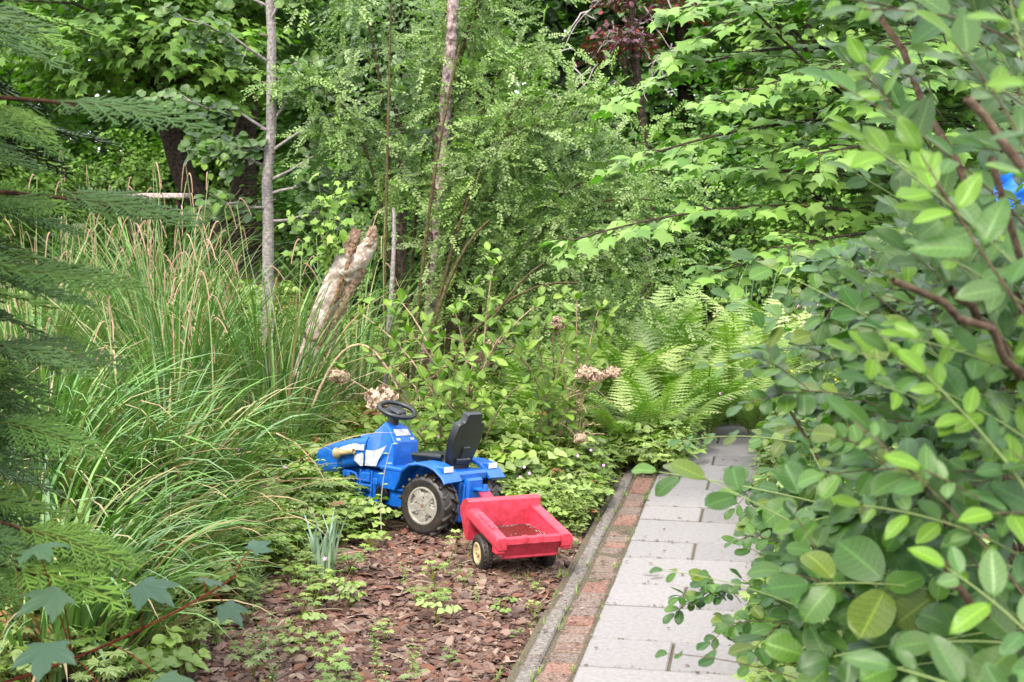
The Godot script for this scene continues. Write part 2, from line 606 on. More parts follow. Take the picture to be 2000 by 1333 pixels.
func build_bark() -> void:
	var root := thing("bark_mulch", "reddish brown bark chips covering the bed beside the path", "", Vector3.ZERO, "", "stuff")
	var pal := [lin(0.205, 0.108, 0.080), lin(0.14, 0.070, 0.052), lin(0.25, 0.15, 0.115), lin(0.085, 0.047, 0.036), lin(0.29, 0.19, 0.15), lin(0.22, 0.095, 0.058), lin(0.19, 0.125, 0.102), lin(0.38, 0.27, 0.21)]
	var t := tex(256, 31, 0.05, 4, Color(0.6, 0.58, 0.56), Color(1, 1, 1), 0.25)
	var m := mat("bark_chip", Color.WHITE, 0.8, {"tex": t, "tri": 1.4, "bump": t, "bumpcm": 0.1, "spec": 0.35})
	var meshes := []
	for i in 8: meshes.append(chip_mesh(100 + i))
	var X := []
	for i in 8: X.append([[], []])
	var n := 0
	while n < 22000:
		var x := rng.randf_range(-1.5, 0.65)
		var z := rng.randf_range(-6.5, -3.6)
		if path_t(x, z) < 0.80 or rng.randf() > bark(x, z) + 0.03: 
			if rng.randf() < 0.02: n += 1
			continue
		n += 1
		var big := rng.randf()
		var s := 0.005 + 0.024 * pow(big, 4.0) + 0.005 * rng.randf()
		var lift := 0.003 + s * rng.randf_range(-0.1, 0.45)
		var b := Basis.from_euler(Vector3(rng.randf_range(-0.45, 0.45), rng.randf() * TAU, rng.randf_range(-0.45, 0.45))).scaled_local(Vector3(s * rng.randf_range(0.8, 1.5), s, s))
		var mi := rng.randi() % 8
		X[mi][0].append(Transform3D(b, Vector3(x, ground_at(x, z) + lift, z)))
		X[mi][1].append(pal[rng.randi() % pal.size()] * rng.randf_range(0.75, 1.2))
	# strays on the bricks, the kerb and the slabs
	for i in 620:
		var s := rng.randf_range(3.9, 8.2)
		var tt := rng.randf_range(0.0, 0.8) if i % 7 == 0 else rng.randf_range(0.59, 0.8)
		var sz := rng.randf_range(0.003, 0.009)
		var b := Basis.from_euler(Vector3(rng.randf_range(-0.2, 0.2), rng.randf() * TAU, 0)).scaled_local(Vector3(sz * 1.3, sz, sz))
		X[i % 8][0].append(Transform3D(b, on_path(s, tt, 0.006 if tt < 0.72 else 0.015)))
		X[i % 8][1].append(pal[rng.randi() % pal.size()] * rng.randf_range(0.75, 1.2))
	# dirt and crumbs caught in the joints of the slabs
	for i in 700:
		var ss: float = joints[rng.randi() % joints.size()] + rng.randf_range(-0.007, 0.007)
		var tt := rng.randf_range(0.0, 0.6)
		if i % 4 == 0:
			ss = rng.randf_range(3.6, 8.8); tt = 0.605 + rng.randf_range(-0.012, 0.012)
		var sz := rng.randf_range(0.002, 0.006)
		var b := Basis.from_euler(Vector3(rng.randf_range(-0.2, 0.2), rng.randf() * TAU, 0)).scaled_local(Vector3(sz * 1.3, sz * 0.7, sz))
		X[i % 8][0].append(Transform3D(b, on_path(ss, tt, 0.001)))
		X[i % 8][1].append([lin(0.16, 0.13, 0.09), lin(0.10, 0.08, 0.055), lin(0.09, 0.11, 0.035), lin(0.2, 0.13, 0.09)][rng.randi() % 4])
	for i in 8: many("bark_chip", meshes[i], m, root, X[i][0], X[i][1])

# ---------------------------------------------------------------- the pedal tractor
func ring_tz(z: float, wt: float, wb: float, yb: float, yt: float, r: float) -> Array:   # cross section: rounded trapezium at z, wt half width at the top, wb at the bottom
	var P := []
	var cs := [[-1, 1, 90, 180], [1, 1, 0, 90], [1, -1, 270, 360], [-1, -1, 180, 270]]
	for q in cs:
		var w := wt if q[1] > 0 else wb
		var cx: float = q[0] * (w - r)
		var cy: float = (yt - r) if q[1] > 0 else (yb + r)
		for i in 5:
			var a := deg_to_rad(lerpf(q[3], q[2], i / 4.0))
			P.append(Vector3(cx + r * cos(a), cy + r * sin(a), z))
	return P

func sticker(poly: Array, x: float, th := 0.0016) -> ArrayMesh:
	var b := Soup.new()
	var q := []
	for p in poly: q.append(Vector2(p[0], p[1]))
	b.prism(q, x, x - th if x < 0 else x + th)
	return b.commit(20)

func wheel(o: Node3D, called: String, at: Vector3, R: float, w: float, side: float, rubber: Material, rimm: Material, lugs: int) -> void:
	var wd := Node3D.new()
	wd.name = called
	wd.position = at
	wd.rotation.x = rng.randf() * TAU
	o.add_child(wd, true)
	var b := Soup.new()
	var h := w * 0.5
	var tr := R if lugs == 0 else R - 0.011
	var prof := [Vector2(R * 0.58, -h * 0.7), Vector2(R * 0.62, -h * 0.92), Vector2(R * 0.8, -h), Vector2(tr - 0.012, -h * 0.96), Vector2(tr - 0.003, -h * 0.82), Vector2(tr, -h * 0.55), Vector2(tr, -0.004), Vector2(tr + 0.002, 0.0), Vector2(tr, 0.004), Vector2(tr, h * 0.55), Vector2(tr - 0.003, h * 0.82), Vector2(tr - 0.012, h * 0.96), Vector2(R * 0.8, h), Vector2(R * 0.62, h * 0.92), Vector2(R * 0.58, h * 0.7)]
	b.lathe(prof, 48)
	if lugs > 0:
		for k in lugs:
			for s: int in [-1, 1]:
				var a: float = TAU * (k + (0.5 if s > 0 else 0.0)) / lugs
				var xf := Transform3D(Basis(Vector3.RIGHT, a), Vector3.ZERO) * Transform3D(Basis(Vector3.UP, -s * 0.55), Vector3(s * h * 0.52, R - 0.008, 0))
				b.box(Vector3.ZERO, Vector3(w * 0.56, 0.017, 0.014), 0.004, xf)
	else:
		for k in 26:
			for s in [-1, 0, 1]:
				var xf := Transform3D(Basis(Vector3.RIGHT, TAU * (k + 0.33 * s) / 26.0), Vector3.ZERO) * Transform3D(Basis(Vector3.UP, 0.3), Vector3(s * h * 0.5, R, 0))
				b.box(Vector3.ZERO, Vector3(h * 0.42, 0.003, 0.006), 0.001, xf)
	part("tyre", b.commit(35), rubber, wd)
	if lugs > 0:                                  # the moulding seam round the tread's inner edge
		var sm := Soup.new()
		sm.lathe([Vector2(tr, -side * h * 0.98), Vector2(tr + 0.006, -side * h * 0.98), Vector2(tr + 0.006, -side * h * 0.84), Vector2(tr, -side * h * 0.84)] if side < 0 else [Vector2(tr, -h * 0.98), Vector2(tr + 0.006, -h * 0.98), Vector2(tr + 0.006, -h * 0.84), Vector2(tr, -h * 0.84)], 48)
		part("tread_seam", sm.commit(35), mat("seam_rubber", lin(0.05, 0.042, 0.04), 0.6), wd)
	var r := Soup.new()
	var rr := R * 0.60
	var xo := side * h * 0.93
	var xi := side * h * 0.62
	var pr := [Vector2(rr, xi), Vector2(rr, xo), Vector2(rr - 0.007, xo + side * 0.002), Vector2(rr - 0.013, xo - side * 0.002), Vector2(rr - 0.015, xi), Vector2(0.0, xi)]
	if side < 0: pr.reverse()
	r.lathe(pr, 40)
	var lp := [Vector2(0.001, xo), Vector2(R * 0.13, xo), Vector2(R * 0.15, xo - side * 0.004), Vector2(R * 0.15, xi)]
	if side > 0: lp.reverse()
	r.lathe(lp, 24)
	var nsp := 5 if lugs > 0 else 0
	for k in nsp:
		var xf := Transform3D(Basis(Vector3.RIGHT, TAU * k / nsp), Vector3.ZERO)
		var xs: float = xi + side * 0.006
		r.box(Vector3(xs, R * 0.32, 0), Vector3(0.016, R * 0.52, R * 0.30), 0.005, xf)
		r.box(Vector3(xs - side * 0.002, R * 0.22, 0), Vector3(0.014, R * 0.34, R * 0.42), 0.005, xf)
	if lugs == 0:
		for k in 10:
			var xf := Transform3D(Basis(Vector3.RIGHT, TAU * k / 10), Vector3.ZERO)
			r.box(Vector3(xi, R * 0.42, 0), Vector3(0.008, R * 0.22, 0.004), 0.001, xf)
	var rim := part("rim", r.commit(35), rimm, wd)
	if lugs > 0:
		var bolt := Soup.new()
		var bp := [Vector2(0.0, side * 0.006), Vector2(0.0045, side * 0.006), Vector2(0.006, 0.0)]
		if side > 0: bp.reverse()
		bolt.lathe(bp, 10)
		var bmesh := bolt.commit(50)
		for k in 5:
			var a := TAU * (k + 0.5) / 5
			part("bolt", bmesh, rimm, rim, Transform3D(Basis(), Vector3(xi + side * 0.013, cos(a) * R * 0.3, sin(a) * R * 0.3)))
	var hub := Soup.new()
	var hp := [Vector2(0.0, xo + side * 0.001), Vector2(R * 0.07, xo + side * 0.001), Vector2(R * 0.075, xo - side * 0.006)]
	if side > 0: hp.reverse()
	hub.lathe(hp, 14)
	part("hub_cap", hub.commit(50), mat("rusty_hub", lin(0.16, 0.085, 0.05), 0.7), wd)

var tractor_xf := Transform3D()

func build_tractor() -> void:
	var o := thing("pedal_tractor", "blue plastic child's pedal tractor with black seat standing in the weeds", "toy tractor", Vector3(-0.273, -0.022, -6.3125))
	o.basis = Basis(Vector3.UP, deg_to_rad(53)) * Basis(Vector3.BACK, deg_to_rad(-5.5))
	tractor_xf = o.transform
	var wear := tex(512, 41, 0.015, 7, Color(0.80, 0.81, 0.83), Color(1, 1, 1), 0.08, 0.72)
	var grime := tex(256, 42, 0.03, 5, Color(0.2, 0.2, 0.2), Color(0.75, 0.75, 0.75), 0.1)
	var blue := mat("blue_plastic", lin(0.003, 0.105, 0.46), 0.42, {"tex": wear, "tri": 2.0, "spec": 0.5})
	var white := mat("white_sticker", lin(0.5, 0.5, 0.52), 0.5, {"tex": wear, "tri": 3.0})
	var black := mat("black_plastic", lin(0.010, 0.011, 0.014), 0.40, {"tex": wear, "tri": 2.0})
	var mud := tex(256, 43, 0.02, 6, Color(1.0, 0.86, 0.70), Color(0.55, 0.56, 0.60), 0.15, 0.7)
	var rubber := mat("black_tyre", lin(0.038, 0.036, 0.037), 0.5, {"tex": mud, "tri": 3.0})
	var cream := mat("cream_plastic", lin(0.44, 0.32, 0.16), 0.5, {"tex": wear, "tri": 3.0})
	var rimm := mat("grey_beige_rim", lin(0.28, 0.255, 0.21), 0.6, {"tex": wear, "tri": 4.0})
	var lens_m := mat("pale_lens", lin(0.55, 0.50, 0.50), 0.45)
	# bonnet
	var b := Soup.new()
	var rings := [ring_tz(-0.86, 0.078, 0.082, 0.205, 0.296, 0.02), ring_tz(-0.85, 0.09, 0.095, 0.192, 0.312, 0.03), ring_tz(-0.82, 0.102, 0.108, 0.188, 0.328, 0.035), ring_tz(-0.76, 0.108, 0.116, 0.192, 0.350, 0.035), ring_tz(-0.70, 0.110, 0.119, 0.208, 0.366, 0.035), ring_tz(-0.655, 0.112, 0.121, 0.235, 0.379, 0.035), ring_tz(-0.60, 0.113, 0.122, 0.252, 0.393, 0.035), ring_tz(-0.545, 0.114, 0.122, 0.262, 0.404, 0.035), ring_tz(-0.495, 0.115, 0.122, 0.268, 0.413, 0.035)]
	rings.reverse()
	b.loft(rings)
	b.box(Vector3(0, 0.402, -0.54), Vector3(0.13, 0.028, 0.10), 0.012, Transform3D(Basis(), Vector3.ZERO))
	part("bonnet", b.commit(50), blue, o)
	# cowl that carries the steering wheel
	b = Soup.new()
	rings = [ring_tz(-0.487, 0.113, 0.120, 0.268, 0.413, 0.03), ring_tz(-0.462, 0.098, 0.120, 0.268, 0.446, 0.025), ring_tz(-0.44, 0.055, 0.119, 0.268, 0.488, 0.02), ring_tz(-0.425, 0.056, 0.118, 0.268, 0.487, 0.015), ring_tz(-0.385, 0.074, 0.114, 0.27, 0.464, 0.012), ring_tz(-0.335, 0.088, 0.088, 0.282, 0.403, 0.01), ring_tz(-0.333, 0.084, 0.08, 0.286, 0.398, 0.01)]
	rings.reverse()
	b.loft(rings)
	part("cowl", b.commit(45), blue, o)
	for s: float in [-1.0, 1.0]:
		part("white_stripe", sticker([[-0.689, 0.327], [-0.637, 0.353], [-0.569, 0.374], [-0.55, 0.376], [-0.522, 0.372], [-0.4965, 0.378], [-0.4965, 0.347], [-0.543, 0.343], [-0.612, 0.334]], s * 0.1232), white, o)
		part("white_badge", sticker([[-0.559, 0.315], [-0.536, 0.324], [-0.508, 0.335], [-0.4965, 0.325], [-0.4965, 0.272], [-0.513, 0.268], [-0.557, 0.292]], s * 0.1242), white, o)
		part("white_stripe", sticker([[-0.485, 0.350], [-0.44, 0.352], [-0.41, 0.360], [-0.372, 0.376], [-0.352, 0.388], [-0.382, 0.336], [-0.398, 0.315], [-0.411, 0.279], [-0.485, 0.274]], s * 0.1222), white, o)
		b = Soup.new()
		var hp := [Vector2(0.012, 0.10), Vector2(0.0125, 0.012), Vector2(0.019, 0.004), Vector2(0.027, -0.012), Vector2(0.027, -0.02), Vector2(0.022, -0.02), Vector2(0.012, -0.004), Vector2(0.0, 0.0)]
		hp.reverse()
		b.lathe(hp, 20, Transform3D(Basis(Vector3(0, 0.19, 0.98).normalized(), Vector3(0, 0.98, -0.19).normalized(), Vector3(-1, 0, 0)), Vector3(s * 0.140, 0.318, -0.648)))
		b.box(Vector3(s * 0.13, 0.331, -0.57), Vector3(0.02, 0.02, 0.03), 0.004)
		var bell := [Vector2(0.009, -0.03), Vector2(0.012, -0.012), Vector2(0.022, 0.0), Vector2(0.0275, 0.012), Vector2(0.0275, 0.018), Vector2(0.023, 0.018), Vector2(0.012, 0.003), Vector2(0.0, 0.0)]
		var fx := Vector3(s * 0.62, 0.0, -0.78).normalized()
		b.lathe(bell, 20, Transform3D(Basis(fx, Vector3.UP, fx.cross(Vector3.UP)), Vector3(s * 0.143, 0.317, -0.65)))
		part("exhaust_pipe", b.commit(45), cream, o)
	# nose grille
	b = Soup.new()
	b.box(Vector3(0, 0.248, -0.864), Vector3(0.145, 0.082, 0.012), 0.004)
	var gr := part("grille", b.commit(30), black, o)
	b = Soup.new()
	b.box(Vector3.ZERO, Vector3(0.13, 0.006, 0.005), 0.0015)
	var slat := b.commit(30)
	for k in 6: part("slat", slat, black, gr, Transform3D(Basis(), Vector3(0, 0.218 + k * 0.012, -0.872)))
	# dashboard stickers on the sloping panel
	var slope := Basis(Vector3.RIGHT, atan2(0.062, 0.05))
	b = Soup.new()
	b.box(Vector3(0, 0.0022, 0), Vector3(0.105, 0.0015, 0.038), 0.0006, Transform3D(slope, Vector3(0, 0.4425, -0.3665)))
	part("dashboard_sticker", b.commit(20), white, o)
	for s: int in [-1, 1]:
		b = Soup.new()
		b.box(Vector3(s * 0.05, 0.002, 0), Vector3(0.026, 0.0015, 0.013), 0.0006, Transform3D(slope, Vector3(0, 0.4125, -0.3425)))
		part("button_sticker", b.commit(20), white, o)
	# chassis and moulded engine
	b = Soup.new()
	b.box(Vector3(0, 0.17, -0.36), Vector3(0.19, 0.165, 0.36), 0.012)
	b.box(Vector3(0, 0.19, -0.66), Vector3(0.12, 0.13, 0.28), 0.012)
	b.box(Vector3(0, 0.15, -0.74), Vector3(0.15, 0.075, 0.14), 0.012)
	b.box(Vector3(0, 0.277, -0.31), Vector3(0.25, 0.022, 0.16), 0.006)
	b.box(Vector3(0, 0.235, -0.18), Vector3(0.235, 0.10, 0.24), 0.012)
	b.box(Vector3(0, 0.155, -0.16), Vector3(0.20, 0.14, 0.36), 0.012)
	b.box(Vector3(0, 0.105, -0.36), Vector3(0.16, 0.06, 0.34), 0.02)
	for s: int in [-1, 1]:
		b.box(Vector3(s * 0.098, 0.18, -0.455), Vector3(0.022, 0.14, 0.012), 0.004)
		b.box(Vector3(s * 0.098, 0.18, -0.53), Vector3(0.022, 0.14, 0.012), 0.004)
		b.box(Vector3(s * 0.100, 0.215, -0.492), Vector3(0.03, 0.05, 0.055), 0.006)
		b.box(Vector3(s * 0.102, 0.175, -0.488), Vector3(0.022, 0.014, 0.07), 0.004)
		b.box(Vector3(s * 0.102, 0.150, -0.488), Vector3(0.022, 0.012, 0.07), 0.004)
		b.box(Vector3(s * 0.098, 0.125, -0.50), Vector3(0.022, 0.02, 0.08), 0.004)
		b.box(Vector3(s * 0.082, 0.215, -0.63), Vector3(0.05, 0.04, 0.05), 0.008)
		b.box(Vector3(s * 0.07, 0.165, -0.66), Vector3(0.05, 0.05, 0.06), 0.008)
		b.box(Vector3(s * 0.078, 0.178, -0.58), Vector3(0.04, 0.018, 0.09), 0.004)
		b.tube([Vector3(s * 0.102, 0.13, -0.545), Vector3(s * 0.104, 0.20, -0.545), Vector3(s * 0.104, 0.225, -0.56), Vector3(s * 0.10, 0.23, -0.60)], [0.007, 0.007, 0.007, 0.007], 8)
		b.tube([Vector3(s * 0.104, 0.235, -0.508), Vector3(s * 0.108, 0.20, -0.475)], [0.006, 0.006], 8)
		b.box(Vector3(s * 0.120, 0.205, -0.415), Vector3(0.012, 0.03, 0.03), 0.003)
		b.box(Vector3(s * 0.119, 0.222, -0.30), Vector3(0.006, 0.09, 0.14), 0.003)
		b.box(Vector3(s * 0.116, 0.188, -0.22), Vector3(0.006, 0.006, 0.30), 0.002)
	part("chassis", b.commit(30), blue, o)
	# platform under the seat, rear housing
	b = Soup.new()
	b.box(Vector3(0, 0.284, -0.05), Vector3(0.225, 0.048, 0.285), 0.012)
	b.box(Vector3(0, 0.309, -0.20), Vector3(0.17, 0.05, 0.05), 0.016)
	part("seat_platform", b.commit(40), blue, o)
	b = Soup.new()
	b.box(Vector3(0, 0.165, 0.02), Vector3(0.155, 0.20, 0.13), 0.012)
	b.box(Vector3(-0.005, 0.222, 0.092), Vector3(0.115, 0.112, 0.05), 0.010)
	b.box(Vector3(-0.07, 0.2, 0.095), Vector3(0.014, 0.10, 0.018), 0.004)
	part("rear_housing", b.commit(40), blue, o)
	b = Soup.new()
	b.box(Vector3(0.0, 0.226, 0.145), Vector3(0.05, 0.016, 0.075), 0.005)
	b.lathe([Vector2(0.0, 0.022), Vector2(0.012, 0.022), Vector2(0.014, 0.0)], 14, Transform3D(Basis(Vector3.UP, Vector3.LEFT, Vector3.BACK), Vector3(0, 0.232, 0.168)))
	part("tow_hitch", b.commit(45), blue, o)
	# mudguards
	for s: float in [-1.0, 1.0]:
		b = Soup.new()
		var path := [Vector2(-0.225, 0.200), Vector2(-0.195, 0.25), Vector2(-0.16, 0.298), Vector2(-0.115, 0.332), Vector2(-0.06, 0.342), Vector2(0.0, 0.338), Vector2(0.04, 0.326), Vector2(0.085, 0.296), Vector2(0.108, 0.268)]
		var rr := []
		for i in path.size():
			var d: Vector2 = (path[mini(i + 1, 8)] - path[maxi(i - 1, 0)]).normalized()
			var nv := Vector2(d.y, -d.x) * 0.006
			if nv.y < 0: nv = -nv
			var wo := 0.226 if i > 1 else 0.20
			var ring := []
			for q in [[wo, 1.0, -0.004], [wo + 0.004, 0.0, -0.006], [wo, -1.0, -0.006], [0.105, -1.0, 0.0], [0.105, 1.0, 0.0]]:
				ring.append(Vector3(s * q[0], path[i].y + nv.y * q[1] + q[2], path[i].x + nv.x * q[1]))
			if s > 0: ring.reverse()
			rr.append(ring)
		b.loft(rr)
		b.prism([Vector2(-0.30, 0.19), Vector2(-0.30, 0.262), Vector2(-0.19, 0.262), Vector2(-0.12, 0.325), Vector2(-0.10, 0.325), Vector2(-0.18, 0.19)], s * 0.104, s * 0.116)
		b.tube([Vector3(s * 0.10, 0.22, -0.13), Vector3(s * 0.13, 0.285, -0.10)], [0.011, 0.011], 8)
		b.box(Vector3(s * 0.167, 0.322, 0.050), Vector3(0.074, 0.030, 0.055), 0.006, Transform3D(Basis(), Vector3.ZERO))
		part("mudguard", b.commit(40), blue, o)
		b = Soup.new()
		b.box(Vector3(s * 0.167, 0.322, 0.0785), Vector3(0.064, 0.026, 0.004), 0.001)
		part("rear_light", b.commit(20), lens_m, o)
	# seat
	b = Soup.new()
	var cr := [ring_tz(-0.235, 0.07, 0.06, 0.318, 0.352, 0.012), ring_tz(-0.222, 0.09, 0.075, 0.312, 0.366, 0.016), ring_tz(-0.17, 0.10, 0.085, 0.308, 0.370, 0.016), ring_tz(-0.10, 0.102, 0.088, 0.306, 0.358, 0.016), ring_tz(-0.03, 0.102, 0.09, 0.306, 0.352, 0.014), ring_tz(-0.005, 0.098, 0.088, 0.306, 0.350, 0.012)]
	cr.reverse()
	b.loft(cr)
	for s: int in [-1, 1]: b.tube([Vector3(s * 0.094, 0.356, -0.2), Vector3(s * 0.100, 0.362, -0.12), Vector3(s * 0.100, 0.366, -0.02)], [0.010, 0.013, 0.014], 8)
	part("seat", b.commit(45), black, o)
	b = Soup.new()
	var outl := [Vector2(-0.078, 0.0), Vector2(-0.090, 0.04), Vector2(-0.104, 0.10), Vector2(-0.106, 0.14), Vector2(-0.100, 0.192), Vector2(-0.092, 0.206), Vector2(-0.066, 0.214), Vector2(-0.058, 0.228), Vector2(-0.055, 0.252), Vector2(-0.046, 0.26), Vector2(0.046, 0.26), Vector2(0.055, 0.252), Vector2(0.058, 0.228), Vector2(0.066, 0.214), Vector2(0.092, 0.206), Vector2(0.100, 0.192), Vector2(0.106, 0.14), Vector2(0.104, 0.10), Vector2(0.090, 0.04), Vector2(0.078, 0.0)]
	var lean := Transform3D(Basis(Vector3.RIGHT, atan2(0.075, 0.24)), Vector3(0, 0.335, -0.002))
	var lay := []
	for q in [[0.90, -0.022], [0.97, -0.018], [1.0, -0.008], [1.0, 0.008], [0.96, 0.016], [0.86, 0.018]]:
		var ring := []
		for p in outl:
			ring.append(lean * Vector3(p.x * q[0], 0.13 + (p.y - 0.13) * (1.0 - (1.0 - q[0]) * 0.7), q[1] + 0.10 * pow(absf(p.x), 2.0) * (-6.0 if q[1] < 0.01 else -2.0)))
		ring.reverse()
		lay.append(ring)
	lay.reverse()
	for r in lay: r.reverse()
	lay.reverse()
	for r in lay: r.reverse()
	b.loft(lay)
	b.box(Vector3(0, 0.05, 0.018), Vector3(0.052, 0.085, 0.014), 0.004, lean)
	b.box(Vector3(0, 0.02, 0.02), Vector3(0.10, 0.03, 0.02), 0.006, lean)
	part("backrest", b.commit(38), black, o)
	# steering wheel
	var sx := Transform3D(Basis(Vector3.RIGHT, 0.33) * Basis(Vector3.BACK, 0.10), Vector3(0, 0.550, -0.405))
	b = Soup.new()
	var rr2 := []
	for i in 41:
		var a := TAU * i / 40
		var ring := []
		for k in 10:
			var q := TAU * k / 10
			ring.append(sx * (Vector3(cos(a), 0, sin(a)) * (0.089 + 0.0115 * cos(q)) + Vector3(0, 0.0115 * sin(q), 0)))
		rr2.append(ring)
	b.loft(rr2, false)
	var sw := part("steering_wheel", b.commit(60), black, o)
	b = Soup.new()
	b.box(Vector3(0, -0.004, 0), Vector3(0.064, 0.026, 0.085), 0.009, sx)
	part("hub_pad", b.commit(60), black, sw)
	for a in [PI * 0.5, PI * 1.17, PI * 1.83]:
		b = Soup.new()
		b.box(Vector3(0.055, -0.008, 0), Vector3(0.07, 0.010, 0.028), 0.004, sx * Transform3D(Basis(Vector3.UP, -a), Vector3.ZERO))
		part("spoke", b.commit(40), black, sw)
	b = Soup.new()
	b.tube([Vector3(0, 0.47, -0.432), Vector3(0, 0.495, -0.424), Vector3(0, 0.515, -0.416), Vector3(0, 0.54, -0.409)], [0.030, 0.026, 0.022, 0.028], 14)
	part("steering_column", b.commit(45), black, o)
	# pedals
	for s: float in [-1.0, 1.0]:
		b = Soup.new()
		b.lathe([Vector2(0.0, -0.012), Vector2(0.036, -0.012), Vector2(0.040, -0.006), Vector2(0.040, 0.006), Vector2(0.036, 0.012), Vector2(0.0, 0.012)], 20, Transform3D(Basis(), Vector3(s * 0.108, 0.148, -0.375)))
		b.tube([Vector3(s * 0.125, 0.148, -0.375), Vector3(s * 0.128, 0.085 if s < 0 else 0.21, -0.36)], [0.006, 0.006], 8)
		b.box(Vector3(s * 0.155, 0.085 if s < 0 else 0.21, -0.36), Vector3(0.06, 0.016, 0.04), 0.005)
		part("pedal", b.commit(40), black, o)
	for s: float in [-1.0, 1.0]:
		wheel(o, "rear_wheel", Vector3(s * 0.18, 0.147, -0.02), 0.147, 0.10, s, rubber, rimm, 17)
		wheel(o, "front_wheel", Vector3(s * 0.155, 0.095, -0.72), 0.085, 0.06, s, rubber, rimm, 0)
	b = Soup.new()
	b.tube([Vector3(-0.16, 0.147, -0.02), Vector3(0.16, 0.147, -0.02)], [0.012, 0.012], 10)
	part("axle", b.commit(45), black, o)
	b = Soup.new()
	b.tube([Vector3(-0.13, 0.095, -0.72), Vector3(0.13, 0.095, -0.72)], [0.012, 0.012], 10)
	part("axle", b.commit(45), black, o)

